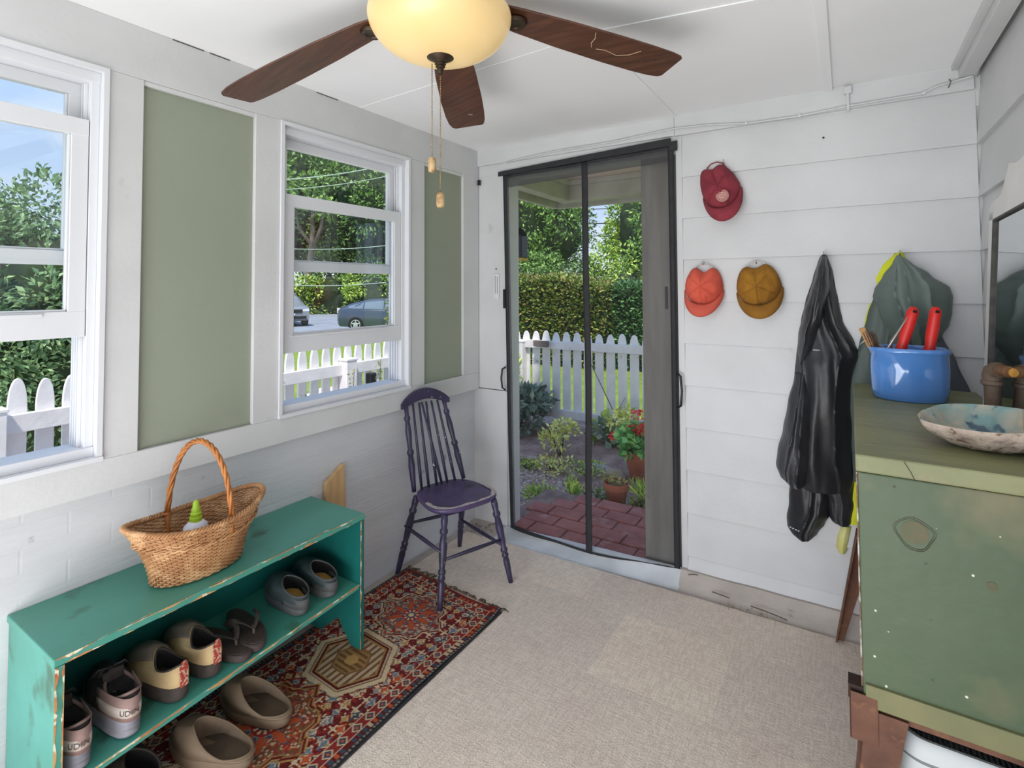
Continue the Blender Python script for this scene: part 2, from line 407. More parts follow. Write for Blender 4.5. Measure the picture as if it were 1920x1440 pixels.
patch('garden_bed', SOIL, -1.22, 1.9, .12, 3.0, 0, 'dark brown garden soil between the step and the fence', 'soil')
# gravel: low mound of small stones in front of the bed
gv = MB()
for k in range(2600):
    x = random.uniform(-.75, .45); y = random.uniform(.45, 1.25)
    if y > 1.2-.35*abs(x+.2)+.05*nz3(x*5, y*5, 2): continue
    s_ = random.uniform(.006, .016); z = bedz(x, y)+.002
    a = random.uniform(0, 6.28); c_, q_ = math.cos(a)*s_, math.sin(a)*s_
    gv.add([(x+c_, y+q_, z), (x-q_, y+c_, z), (x-c_, y-q_*.8, z), (x+q_, y-c_, z), (x+c_*.2, y, z+s_*.7)], [(0, 1, 4), (1, 2, 4), (2, 3, 4), (3, 0, 4), (3, 2, 1, 0)])
tag(gv.build('gravel', mat('gravel_stones', S(170, 160, 158), island=[S(156, 136, 128), S(202, 184, 174), S(230, 216, 206)], rough=.9)), 'loose grey-pink gravel between the brick step and the bed', 'gravel', kind='stuff')
# brick step
BRICKR = mat('red_brick', S(176, 112, 104), S(150, 90, 84), 7, .85, .5, 50, c3=S(176, 130, 122), s3=9, lo3=.60, hi3=.72)
t = empty('brick_step', (.6, .250, -.045), 'worn red brick doorstep outside the mesh curtain', 'step')
for k in range(5):
    y0 = -.22+.125*k+.0; x0 = -.50; 
    for i in range(7):
        xa = x0+.205*i+(.1 if k % 2 else 0); xb = min(xa+.195, 1.0)
        if xa < -.5+max(0, (k-1.5))*.10: xa = -.5+max(0, (k-1.5))*.10
        if xb-xa < .03: continue
        dz = random.uniform(-.004, .003)
        MB().box(xa, xb, y0, y0+.118, -.08, .062+dz).build('brick', BRICKR, t, bevel=.006)
MB().box(-.5, 1.0, -.22, .40, -.08, .050).build('mortar_bed', mat('mortar', S(150, 128, 120), S(120, 100, 94), 12, .9, .4), t)
# brick path left and right
t = empty('brick_path', (-.2, .3, -.12), 'pale reddish brick paving left of the doorstep', 'path')
BRP = mat('pale_red_brick', S(186, 142, 130), S(160, 112, 104), 7, .85, .5, 50)
for k in range(4):
    for i in range(3):
        MB().box(-.42+.2*i, -.42+.2*i+.19, -.18+.1*k, -.18+.1*k+.093, -.04, .012+random.uniform(-.003, .003)).build('brick', BRP, t, bevel=.005)
t = empty('brick_path', (.80, 1.15, -.10), 'pinkish brick paving beside the small terracotta pot', 'path')
for k in range(5):
    for i in range(2):
        MB().box(-.2+.2*i, -.2+.2*i+.19, -.3+.1*k, -.3+.1*k+.093, -.05, .012+random.uniform(-.003, .003)).build('brick', BRP, t, bevel=.005)

# picket fences ----------------------------------------------------
FW = mat('fence_white', S(246, 243, 242), S(232, 228, 228), 8, .6, .2, 40, c3=S(196, 188, 180), s3=12, lo3=.68, hi3=.76)
def picket_profile(w_, h):
    pts = [(-w_/2, 0), (-w_/2, h-.12)]
    for q in range(1, 8):
        a = q/8; pts.append((-w_/2*math.cos(a*PI/2)**.9 if q < 8 else 0, h-.12+.12*math.sin(a*PI/2)**1.1))
    pts.append((0, h))
    for q in range(7, 0, -1):
        a = q/8; pts.append((w_/2*math.cos(a*PI/2)**.9, h-.12+.12*math.sin(a*PI/2)**1.1))
    pts += [(w_/2, h-.12), (w_/2, 0)]
    return pts
def fence(nm_lab, org, ang, L0, L1, h, pitch, wp_, zbase, rails, posts, side):
    t = empty('picket_fence', org, nm_lab, 'fence', ang)
    n = int((L1-L0)/pitch)
    for k in range(n+1):
        s_ = L0+pitch*k; hh = h+random.uniform(-.008, .008)
        prof = [(s_+a, zbase+b) for a, b in picket_profile(wp_, hh-zbase)]
        MB().prism(prof, -.009, .009, 1).build('picket', FW, t, bevel=.002)
    for z in rails: MB().box(L0-.1, L1+.1, side*.011, side*.048, z-.04, z+.04).build('rail', FW, t, bevel=.003)
    for p in posts:
        MB().box(p-.045, p+.045, side*.012, side*.10, zbase-.2, h-.12).box(p-.05, p+.05, side*.008, side*.105, h-.12, h-.105).build('post', FW, t, bevel=.003)
    return t
fence('white picket fence behind the garden bed, seen through the doorway', (0, 2.25, 0), 0, -1.25, 2.3, .935, .118, .086, .06, (.80, .115), (-1.05, .85+.2), -1)
MB_ = None
fence('white picket fence along the side of the porch, seen through the windows', (-1.25, 0, 0), PI/2, -3.4, 2.22, .985, .092+.0045, .066, -.05, (.80, .15), (-1.86, .03), -1)
# weathered wood chunk on the fence
tag(MB().box(-.865, -.70, 2.13, 2.17, .785, .845).build('wood_block', mat('weathered_wood', S(130, 118, 108), S(104, 92, 84), 20, .8, .3, stretch=(.3, 2, 2)), bevel=.004), 'weathered grey wood block on the top rail beside the fence post', 'wood block')

# foliage ----------------------------------------------------------
def leafmesh(mb, pts, size, nrm=None, jitter=.5, aspect=.5):
    """each point becomes one folded leaf (4 triangles) as its own island"""
    n_ = len(pts); pts = np.asarray(pts)
    d = rng.normal(size=(n_, 3)); d[:, 2] = d[:, 2]*.6-.25; d /= np.linalg.norm(d, axis=1)[:, None]
    if nrm is not None:
        d = d*.6+nrm*.8; d /= np.linalg.norm(d, axis=1)[:, None]
    up = rng.normal(size=(n_, 3))*.6; up[:, 2] += 1
    s_ = np.cross(d, up); s_ /= (np.linalg.norm(s_, axis=1)[:, None]+1e-9)
    nn = np.cross(s_, d)
    L_ = (size*(1+jitter*(rng.random(n_)-.5)))[:, None]
    A = pts; B = pts+d*L_*.5+s_*L_*aspect*.5+nn*L_*.08; Cc = pts+d*L_; D = pts+d*L_*.5-s_*L_*aspect*.5+nn*L_*.08
    E = pts+d*L_*.5
    o = len(mb.v)
    allv = np.stack([A, B, Cc, D, E], 1).reshape(-1, 3)
    mb.v += [tuple(p) for p in allv.tolist()]
    for i in range(n_):
        b = o+i*5; mb.f += [(b, b+1, b+4), (b+1, b+2, b+4), (b+2, b+3, b+4), (b+3, b, b+4)]
    mb.mi += [mb.k]*(4*n_)
def blob(mb, c, r, seed, amp=.25, n=3, f=1.2):
    bm = bmesh.new(); bmesh.ops.create_icosphere(bm, subdivisions=n, radius=1)
    vs = []
    for v in bm.verts:
        p = v.co.copy(); k = 1+amp*noise.noise(p*f+Vector((seed, 0, 0)))
        vs.append((c[0]+p.x*r[0]*k, c[1]+p.y*r[1]*k, c[2]+p.z*r[2]*k))
    mb.add(vs, [tuple(v.index for v in f_.verts) for f_ in bm.faces]); bm.free()
def leafmat(nm, cols, rough=.5):
    cols = [(min(1, c[0]*1.6), min(1, c[1]*1.6), min(1, c[2]*1.6), 1) for c in cols]
    m = mat(nm, cols[0], island=cols, rough=rough)
    b = m.node_tree.nodes['Principled BSDF']
    return m
G_dark = leafmat('leaf_dark', [S(52, 74, 44), S(76, 102, 58), S(104, 132, 74)])
G_mid = leafmat('leaf_mid', [S(70, 98, 50), S(104, 134, 66), S(140, 166, 86)])
G_light = leafmat('leaf_light', [S(96, 128, 48), S(140, 164, 66), S(178, 192, 96)])
G_grey = leafmat('leaf_greygreen', [S(74, 90, 78), S(104, 120, 106), S(138, 152, 134)])
G_yel = leafmat('leaf_yellow', [S(140, 146, 70), S(186, 186, 98), S(218, 214, 136)])
G_hedge = leafmat('leaf_hedge', [S(70, 86, 44), S(98, 116, 54), S(134, 146, 70), S(140, 112, 72)])
G_hedge2 = leafmat('leaf_hedge_green', [S(52, 84, 52), S(76, 110, 66), S(110, 140, 84)])
G_shrub = leafmat('leaf_shrub', [S(60, 88, 58), S(98, 126, 84), S(144, 166, 118)])
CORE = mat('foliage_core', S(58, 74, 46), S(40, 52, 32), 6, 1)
BARK = mat('bark', S(150, 138, 122), S(112, 100, 86), 9, .9, .5, stretch=(3, 3, .5))
BARKD = mat('dark_bark', S(96, 84, 72), S(70, 60, 52), 9, .9, .5, stretch=(3, 3, .5))
def shell_pts(c, r, n_, amp, seed, thick=.35, clump=14, cs=.35):
    """points in clumps near the surface of an ellipsoid"""
    cl = rng.normal(size=(clump, 3)); cl /= np.linalg.norm(cl, axis=1)[:, None]
    cl = cl*(.75+.3*rng.random((clump, 1)))
    k = rng.integers(0, clump, n_)
    v = rng.normal(size=(n_, 3)); v /= np.linalg.norm(v, axis=1)[:, None]
    p = cl[k] + v*cs*(.6+.4*rng.random((n_, 1)))
    nn = v
    return np.array(c)+p*np.array(r), nn
def tree(loc, h, r, m, lab, n_=4500, size=.34, trunk_h=.35, tr=.16, bark=BARKD, clump=26, squash=1.0, group=None, kind='tree', name='tree', cs=.36, low=0.0):
    t = empty(name, loc, lab, kind, random.uniform(0, 0), group)
    zc = h*(trunk_h+ (1-trunk_h)/2); rz_ = h*(1-trunk_h)/2
    # trunk with branches
    tb = MB(); pts = [(0, 0, -.1)]; 
    for q in range(1, 8): pts.append((.12*tr*10*nz3(q, loc[0], 1)*.5, .12*tr*10*nz3(q, loc[1], 4)*.5, h*.8*q/7))
    tb.tube(pts, [tr*(1-.11*q) for q in range(8)], 8)
    for q in range(6):
        a = random.uniform(0, 6.28); z = h*(trunk_h*.7+.07*q); L_ = r*.75
        tb.tube([(0, 0, z), (math.cos(a)*L_*.5, math.sin(a)*L_*.5, z+L_*.45), (math.cos(a)*L_, math.sin(a)*L_, z+L_*.8)], [tr*.4, tr*.25, tr*.1], 6)
    tb.build('trunk', bark, t, smooth=True)
    fb = MB()
    P_, N_ = shell_pts((0, 0, zc), (r, r, rz_), n_, .2, loc[0], clump=clump, cs=cs)
    leafmesh(fb, P_, size, N_)
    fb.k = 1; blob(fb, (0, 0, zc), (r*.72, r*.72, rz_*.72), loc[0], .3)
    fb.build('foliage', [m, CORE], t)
    return t
# far forest beyond the road (seen through the second window)
fwd = Vector((-math.sin(yaw), math.cos(yaw)))
def at(u, zc): 
    return Vector((1.861, -2.569)) + fwd*zc + dr*((u-960)/987*zc)
k = 0
for u, zc, h, r, mt_ in ((470, 47, 17, 5.5, G_dark), (540, 44, 14, 4.5, G_mid), (600, 50, 19, 6, G_dark), (655, 45, 12.5, 4.2, G_dark), (715, 43, 15, 5, G_mid), (780, 48, 18, 6, G_dark), (850, 46, 16, 5.5, G_mid), (900, 40, 13, 4.5, G_dark), (630, 58, 24, 8, G_dark), (520, 58, 24, 8, G_dark), (740, 58, 24, 8, G_dark), (420, 52, 20, 6, G_mid)):
    p = at(u, zc)
    tree((p.x, p.y, -.5), h, r, mt_, ['tall leafy tree in the wood beyond the road', 'dark dense tree in the wood beyond the road'][mt_ == G_dark], 8500, .34, .22, .28, group=['leafy trees beyond the road', 'dark trees beyond the road'][mt_ == G_dark])
    k += 1
# pale forked trunk in front of the wood
p = at(578, 39.5)
t = empty('pale_tree', (p.x, p.y, -.5), 'slender pale forked tree trunk standing before the dark wood', 'tree')
MB().tube([(0, 0, 0), (.05, 0, 3), (.3, .1, 5.5), (.25, .2, 8)], [.30, .25, .2, .14], 8).tube([(.2, .05, 4.5), (.9, .4, 6.5), (1.1, .6, 8.5)], [.18, .14, .1], 8).tube([(.25, .1, 5.2), (-.6, -.4, 6.5), (-1.0, -.6, 8.3)], [.16, .12, .08], 8).build('trunk', BARK, t, smooth=True)
fb = MB(); P_, N_ = shell_pts((0, 0, 10), (3, 3, 2.6), 1500, .2, 3, clump=14); leafmesh(fb, P_, .4, N_); fb.build('foliage', G_mid, t)
# undergrowth along the road
for u in range(440, 900, 44):
    p = at(u, 39.8+random.uniform(-.3, .3)); h = random.uniform(2.0, 3.4)
    t = empty('roadside_bush', (p.x, p.y, -.5), 'light green bush in the thicket along the far side of the road', 'bush', group='roadside bushes')
    fb = MB(); P_, N_ = shell_pts((0, 0, h*.5), (1.7, 1.2, h*.55), 1500, .2, u, clump=16, cs=.4); leafmesh(fb, P_, .26, N_)
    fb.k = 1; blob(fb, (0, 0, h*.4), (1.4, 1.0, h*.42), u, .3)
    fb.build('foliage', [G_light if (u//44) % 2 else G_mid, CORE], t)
# trees seen through the doorway
for u, zc, h, r, mt_, lab, dz in ((1000, 22, 7.0, 2.4, G_mid, 'leafy tree behind the hedge at the left of the doorway view', 0), (1040, 27, 7.6, 1.8, G_dark, 'dark tree behind the utility pole', 0), (1200, 20, 5.6, 1.15, G_light, 'yellow-green feathery tree above the hedge at right of the doorway view', 0), (1235, 19, 6.4, 1.9, G_mid, 'green tree beyond the grey board side of the doorway', 0), (950, 26, 9, 3, G_dark, 'tall dark tree at the far left of the doorway view', 0)):
    p = at(u, zc); tree((p.x, p.y, -.5), h, r, mt_, lab, 8000, .16, .28, .13, bark=BARK)
for u, zc, h, lab, mt_ in ((985, 13, 2.5, 'round green bush above the left end of the hedge', G_mid), (1045, 13.5, 2.55, 'green bush behind the hedge below the utility pole', G_mid), (1110, 13, 2.25, 'dark green bush behind the hedge in the middle of the doorway view', G_dark), (1165, 12.6, 2.5, 'yellowish green bush behind the hedge at right', G_light), (1225, 13, 2.7, 'green bush behind the hedge beside the grey board', G_mid)):
    p = at(u, zc); t = empty('bush', (p.x, p.y, -.5), lab, 'bush')
    fb = MB(); P_, N_ = shell_pts((0, 0, h*.55), (1.0, .9, h*.5), 3800, .2, u, clump=22, cs=.38); leafmesh(fb, P_, .11, N_)
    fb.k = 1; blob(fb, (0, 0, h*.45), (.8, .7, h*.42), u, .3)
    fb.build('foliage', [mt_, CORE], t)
# hedge
def hedge(lab, x0, x1, y0, y1, ztop, n_, m, size, nm='hedge'):
    t = empty(nm, ((x0+x1)/2, (y0+y1)/2, -.35), lab, 'hedge')
    cx_, cy_ = (x0+x1)/2, (y0+y1)/2; hx, hy = (x1-x0)/2, (y1-y0)/2
    fb = MB(); pts = []; nn = []
    for q in range(n_):
        f_ = random.random(); x = random.uniform(-1, 1); 
        zt = ztop(cx_+x*hx)+.35
        if f_ < .62: pts.append((x*hx, -hy+random.gauss(0, .04), random.uniform(0, zt))); nn.append((0, -1, .3))
        elif f_ < .92:
            y = random.uniform(-1, 1); pts.append((x*hx, y*hy, zt-.05*y*y+random.gauss(0, .035))); nn.append((0, -.2, 1))
        else:
            pts.append((hx*random.choice((-1, 1)), random.uniform(-hy, hy), random.uniform(0, zt))); nn.append((1, 0, .3))
    leafmesh(fb, pts, size, np.array(nn, float), aspect=.55)
    fb.k = 1
    N = 14
    top = [(x0-cx_+(x1-x0)*i/N, ztop(x0+(x1-x0)*i/N)+.35-.05) for i in range(N+1)]
    prof = [(x0-cx_+.04, 0)]+top+[(x1-cx_-.04, 0)]
    fb.prism(prof, -hy+.05, hy-.05, 1)
    fb.build('foliage', [m, CORE], t)
    return t
hedge('long clipped hedge with brownish patches behind the picket fence', -7.5, -1.88, 6.6, 7.6, lambda x: 1.58+.02*math.sin(x*4)-.16*max(0, (x+3.0)), 22000, G_hedge, .085)
hedge('dark green clipped hedge behind the right end of the picket fence', -1.84, 2.0, 6.75, 7.6, lambda x: 1.38+.04*math.sin(x*3), 12000, G_hedge2, .085)
# big shrub seen through the first window
for u, zc, h, r, lab in ((-60, 5.6, 2.8, 1.2, 'tall leafy shrub filling the left edge of the first window'), (62, 5.0, 2.5, .72, 'leafy green shrub behind the side fence in the first window')):
    p = at(u, zc); t = empty('shrub', (p.x, p.y, -.4), lab, 'shrub')
    fb = MB(); P_, N_ = shell_pts((0, 0, h*.55), (r, r, h*.50), 17000, .2, u, clump=46, cs=.30); leafmesh(fb, P_, .068, N_, aspect=.5)
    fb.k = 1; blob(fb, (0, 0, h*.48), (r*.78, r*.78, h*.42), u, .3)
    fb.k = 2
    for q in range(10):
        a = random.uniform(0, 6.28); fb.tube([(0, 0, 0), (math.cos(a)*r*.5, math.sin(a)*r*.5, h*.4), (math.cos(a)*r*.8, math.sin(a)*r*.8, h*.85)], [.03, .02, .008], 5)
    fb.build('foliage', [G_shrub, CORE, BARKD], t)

# utility pole, wires
p = at(1052, 24)
t = empty('utility_pole', (p.x, p.y, -.5), 'pale wooden utility pole rising behind the hedge', 'pole')
MB().tube([(0, 0, 0), (0, 0, 9)], [.17, .13], 10).build('pole', mat('pole_wood', S(206, 196, 180), S(180, 168, 150), 8, .8), t)
MB().box(-.16, .16, -.30, -.14, 3.2, 4.0).build('transformer_box', mat('white_metal', S(228, 228, 232)), t)
MB().box(-1.0, 1.0, -.06, .06, 8.2, 8.35).build('crossarm', BARKD, t)
WIRE = mat('wire', S(70, 74, 80), rough=.6); WIREL = mat('wire_light', S(190, 205, 190), rough=.5)
def wire(p0, p1, rad, m, lab, sag=.3):
    p0 = Vector(p0); p1 = Vector(p1); N = 16
    pts = [p0.lerp(p1, i/N)-Vector((0, 0, sag*4*(i/N)*(1-i/N))) for i in range(N+1)]
    return tag(MB().tube([q-p0 for q in pts], rad, 5).build('overhead_wire', m), lab, 'wire', group='overhead wires'), p0
for i, (dz, rad) in enumerate(((6.6, .022), (5.6, .018), (4.9, .03), (4.3, .02), (7.3, .018))):
    a = at(900, 23.8); b = at(1260, 23.8)
    o, q = wire((a.x, a.y, dz-.5+.1*i), (b.x, b.y, dz-.4), rad, WIRE, ['second highest dark wire crossing at the utility pole', 'third highest dark wire crossing at the utility pole', 'thick dark wire fourth from the top at the utility pole', 'lowest dark wire crossing at the utility pole', 'highest dark wire crossing at the utility pole'][i], .25); o.location = q
for i, (za, zb) in enumerate(((5.6, 6.9), (5.1, 6.3), (3.6, 3.9), (2.5, 2.7), (1.75, 2.0))):
    a = at(480, 27); b = at(800, 27)
    o, q = wire((a.x, a.y, za+1.4*(i < 2)), (b.x, b.y, zb+1.4*(i < 2)), .03 if i == 0 else .02, WIREL, ['topmost light wire before the wood in the second window', 'second light wire from the top before the wood', 'middle one of the light wires before the wood', 'fourth light wire from the top before the wood', 'lowest light wire before the wood in the second window'][i], .3); o.location = q
    o['group'] = 'wires before the wood'
a = at(1011, 23.5)
tag(MB().box(a.x-.4, a.x+.4, a.y-.05, a.y+.05, 4.2, 4.62).build('cable_box', mat('white_box', S(232, 234, 240))), 'small white box hung on the wires left of the pole', 'cable box')

# cars ---------------------------------------------------------------
def car(lab, loc, rz, Lc, Wc, st, paint, win, suv=False):
    """st: stations (x, z_low, z_belt, z_roof, half width, roof half width)"""
    t = empty('car', loc, lab, 'car', rz)
    rings = []
    for x, zl, zb, zr, hw, rw_ in st:
        rings.append([Vector(q) for q in ((x, -hw*.92, zl), (x, -hw, zl+.18), (x, -hw, zb-.05), (x, -hw*.95, zb), (x, -rw_, zr-.05), (x, -rw_*.8, zr), (x, rw_*.8, zr), (x, rw_, zr-.05), (x, hw*.95, zb), (x, hw, zb-.05), (x, hw, zl+.18), (x, hw*.92, zl))])
    body = MB().loft(rings); body.build('car_body', paint, t, smooth=True, auto=50)
    for side in (-1, 1):
        for (x0, x1) in win:
            g_ = MB()
            def sec(x):
                for i in range(len(st)-1):
                    if st[i][0] <= x <= st[i+1][0]:
                        f_ = (x-st[i][0])/(st[i+1][0]-st[i][0]); return [st[i][k_]*(1-f_)+st[i+1][k_]*f_ for k_ in range(6)]
            q = []
            for x in np.linspace(x0, x1, 5):
                s_ = sec(x); zb, zr, hw, rw_ = s_[2]+.03, s_[3]-.10, s_[4]*.95, s_[5]
                f_ = 1-(zr-s_[2])/(s_[3]-.05-s_[2]+1e-6)
                yb = hw*1.0-(hw-rw_)*.03/(s_[3]-s_[2]+.01); yt = rw_+(hw-rw_)*max(0, f_)
                q.append(((x, side*(yb+.012), zb), (x, side*(yt+.012), max(zr, zb+.02))))
            vs = [p_ for e in q for p_ in e]
            g_.add(vs, [(2*i, 2*i+2, 2*i+3, 2*i+1) for i in range(4)]); g_.build('side_window', CARGLASS, t, solid=.01)
    
    for x in (Lc*.19, Lc*.80):
        for side in (-1, 1):
            r_ = .33 if not suv else .38
            wv = MB().lathe([(r_*.6, -.10), (r_, -.10), (r_+.0, .10), (r_*.6, .10)], (x, side*(Wc/2-.10), r_), 20, axis=(0, 1, 0)).build('wheel', TYRE, t, smooth=True, auto=40)
            rim = MB(); yy = side*(Wc/2-.0)
            rim.lathe([(.02, -.01), (.10, -.01), (.10, .01), (.02, .01)], (x, yy+side*.01, r_), 14, axis=(0, 1, 0))
            rim.lathe([(r_*.56, -.01), (r_*.64, -.01), (r_*.64, .01), (r_*.56, .01)], (x, yy+side*.01, r_), 20, axis=(0, 1, 0), caps=(False, False))
            for k_ in range(5):
                a = k_*2*PI/5+.3; rim.tube([(x, yy+side*.01, r_), (x+math.cos(a)*r_*.6, yy+side*.01, r_+math.sin(a)*r_*.6)], .03, 5)
            rim.build('hubcap', SILV, wv)
    return t
CARGLASS = mat('car_glass', S(120, 135, 150), rough=.1); TYRE = mat('tyre', S(30, 30, 32), rough=.8); SILV = mat('silver', S(205, 208, 212), rough=.3, metal=.3)
NAVY = mat('dark_navy_paint', S(66, 76, 96), rough=.25, coat=.8); GREYP = mat('grey_car_paint', S(150, 152, 160), rough=.3, coat=.8)
pr = [(0.0, .35, .95, .97, .72, .70), (.12, .25, 1.0, 1.08, .82, .66), (.55, .22, 1.0, 1.25, .86, .62), (1.3, .22, .98, 1.42, .87, .60), (2.2, .22, .95, 1.48, .87, .60), (3.0, .22, .92, 1.30, .87, .62), (3.6, .22, .90, .98, .86, .70), (4.2, .24, .80, .84, .80, .70), (4.45, .35, .62, .66, .66, .60)]
pr_c = car('dark navy hatchback parked across the road, cut off by the window frame', (-17.49, 13.57, -.5), math.radians(32.3), 4.45, 1.74, pr, NAVY, [(.5, 1.15), (1.2, 2.05), (2.12, 3.1)])
TL = mat('lamp_red', S(226, 214, 214))
for q in (-.62, .62): MB().box(-.02, .10, q-.12, q+.12, .82, 1.05).build('tail_lamp', TL, pr_c, bevel=.02)
su = [(0, .45, 1.0, 1.03, .85, .80), (.15, .3, 1.1, 1.5, .93, .72), (.6, .28, 1.1, 1.70, .95, .70), (2.2, .28, 1.1, 1.74, .96, .72), (3.1, .28, 1.08, 1.45, .96, .76), (3.6, .28, 1.06, 1.12, .95, .86), (4.4, .30, 1.0, 1.05, .92, .84), (4.65, .42, .88, .92, .84, .78)]
hd = math.radians(-22); fc = Vector((-21.2, 13.55)); of = Vector((math.cos(hd), math.sin(hd)))*4.65
sv = car('light grey sport utility vehicle facing the porch at the left of the second window', (fc.x-of.x, fc.y-of.y, -.5), hd, 4.65, 1.9, su, GREYP, [(.6, 1.5), (1.6, 2.5), (2.6, 3.2)], True)
MB().box(4.60, 4.70, -.5, .5, .72, .88).build('grille', BLACKP, sv, bevel=.02)
HL = mat('headlamp', S(235, 235, 240), rough=.2)
for q in (-.68, .68): MB().box(4.50, 4.66, q-.16, q+.16, .78, .90).build('headlamp', HL, sv, bevel=.02)
MB().box(4.55, 4.69, -.7, .7, .42, .56).build('bumper_grille', BLACKP, sv, bevel=.02)
MB().box(4.66, 4.70, -.15, .15, .60, .70).build('licence_plate', mat('plate', S(225, 225, 225)), sv)

# garden plants -------------------------------------------------------
def plant(nm, lab, x, y, r, h, m, n_, size, stem=BARKD, cat='plant', aspect=.5, nst=7, group=None, z=None, up=.4):
    z = bedz(x, y) if z is None else z
    t = empty(nm, (x, y, z), lab, cat, group=group)
    fb = MB()
    P_, N_ = shell_pts((0, 0, h*.58), (r, r, h*.42), n_, .2, x, clump=16, cs=.5)
    P_[:, 2] = np.maximum(P_[:, 2], .005)
    leafmesh(fb, P_, size, N_*[1, 1, .6]+[0, 0, up], aspect=aspect); fb.build('leaves', m, t)
    sb = MB()
    for q in range(nst):
        a = random.uniform(0, 6.28); sb.tube([(0, 0, -.02), (math.cos(a)*r*.4, math.sin(a)*r*.4, h*.5), (math.cos(a)*r*.7, math.sin(a)*r*.7, h*.8)], [.006, .004, .002], 5)
    sb.build('stems', stem, t); return t
plant('garden_shrub', 'dark grey-green leafy shrub at the foot of the fence post', -.93, 1.95, .26, .40, G_grey, 900, .09)
plant('coleus', 'yellow-green bushy plant in the middle of the bed', -.27, 1.55, .13, .27, G_yel, 360, .045)
plant('creeping_plant', 'low variegated creeping plant before the yellow-green bush', -.16, 1.22, .14, .10, G_yel, 200, .035)
plant('creeping_plant', 'small bright green creeping plant beside the tan stone', -.36, 1.16, .09, .06, G_light, 160, .028)
plant('hosta', 'blue-grey leafed plant behind the flat stones', .02, 1.95, .13, .15, G_grey, 120, .09, aspect=.7)
plant('garden_plant', 'pale variegated upright plant behind the geranium', .22, 1.90, .13, .33, G_yel, 260, .06)
plant('garden_plant', 'broad leafed light green plant against the fence bottom', -.05, 2.12, .13, .14, G_light, 60, .13, aspect=.7)
plant('creeping_plant', 'small green creeper along the flat stones', .10, 1.28, .17, .06, G_light, 260, .03)
plant('grass_tuft', 'bright green grassy tuft beside the brick step at right', .66, .93, .13, .12, G_light, 420, .06, aspect=.18, cat='grass', up=.9)
plant('grass_tuft', 'small grass tuft at the left corner of the brick step', .03, .68, .08, .09, G_light, 160, .06, aspect=.2, cat='grass', up=.9)
plant('grass_tuft', 'small upright weed at the middle of the step edge', .22, .80, .04, .11, G_light, 60, .06, aspect=.35, cat='weed', up=.9)
plant('creeping_plant', 'leafy groundcover left of the small pot', .36, .88, .12, .07, G_mid, 200, .03)
plant('garden_plant', 'tall light green plant behind the fence post end', -1.05, 2.05, .05, .62, G_light, 50, .12, aspect=.25, up=.6)
# twigs
tag(MB().tube([(0, 0, 0), (-.12, .02, .25), (-.42, .06, .78)], [.008, .006, .003], 6).tube([(-.12, .02, .25), (-.02, .02, .42)], [.004, .002], 5).build('bare_branch', BARK), 'long bare branch leaning before the white pickets', 'branch').location = (.16, 2.05, bedz(.16, 2.05))
tag(MB().tube([(0, 0, 0), (.08, .02, .10), (.24, .03, .16)], [.012, .012, .010], 6).build('broken_branch', BARKD), 'short dark broken branch above the grey-green shrub', 'branch').location = (-.90, 2.0, bedz(-.9, 2.0)+.30)
ROCK = mat('garden_stone', S(190, 176, 158), S(160, 146, 130), 8, .85, .4, 30); ROCKW = mat('pale_stone', S(206, 204, 200), S(180, 178, 172), 9, .8, .3, 30)
for x, y, r, m, lab in ((-.52, 1.27, (.075, .06, .05), ROCK, 'round tan stone at the left of the gravel'), (-.40, 1.30, (.05, .045, .04), ROCK, 'smaller tan stone touching the round one'), (.12, 1.42, (.11, .06, .03), ROCKW, 'flat white stone behind the creeper'), (.31, 1.36, (.09, .055, .035), ROCK, 'flat speckled stone beside the geranium pot'), (-.01, 1.05, (.02, .018, .014), ROCKW, 'white pebble on the soil')):
    b = MB(); blob(b, (0, 0, 0), r, x*9, .35, 3); tag(b.build('stone', m, smooth=True), lab, 'stone').location = (x, y, bedz(x, y)+r[2]*.45)
TERRA = mat('terracotta', S(176, 104, 76), S(150, 84, 62), 8, .8, .2, 40, c3=S(196, 150, 130), s3=7, lo3=.62, hi3=.72)
def pot(lab, x, y, r, h, z):
    t = empty('terracotta_pot', (x, y, z), lab, 'plant pot')
    MB().lathe([(r*.55, 0), (r*.62, .005), (r*.88, h*.72), (r*.9, h*.74), (r, h*.75), (r, h), (r*.92, h), (r*.86, h*.75), (r*.8, h*.7), (r*.75, h*.5)], n=28).build('pot_body', TERRA, t, smooth=True, auto=40)
    MB().lathe([(.001, h*.82), (r*.86, h*.80), (r*.86, h*.78), (.001, h*.78)], n=20).build('potting_soil', SOIL, t)
    return t
pt = pot('small terracotta pot with a withered plant standing by the step', .512, .875, .085, .165, -.105)
fb = MB(); P_, N_ = shell_pts((0, 0, .175), (.07, .07, .03), 120, .2, 1, clump=10); leafmesh(fb, P_, .03, N_); fb.build('withered_plant', leafmat('leaf_withered', [S(120, 110, 60), S(150, 150, 80), S(110, 80, 60)]), pt)
pt = pot('large terracotta pot with red geraniums beside the grey board', .50, 1.42, .135, .22, -.085)
fb = MB(); P_, N_ = shell_pts((0, 0, .29), (.15, .15, .09), 420, .2, 1, clump=16); leafmesh(fb, P_, .065, N_, aspect=.9); fb.build('geranium_leaves', leafmat('leaf_geranium', [S(70, 120, 60), S(100, 150, 80), S(130, 176, 100)]), pt)
RED = leafmat('petal_red', [S(176, 26, 24), S(214, 36, 32), S(232, 60, 50)])
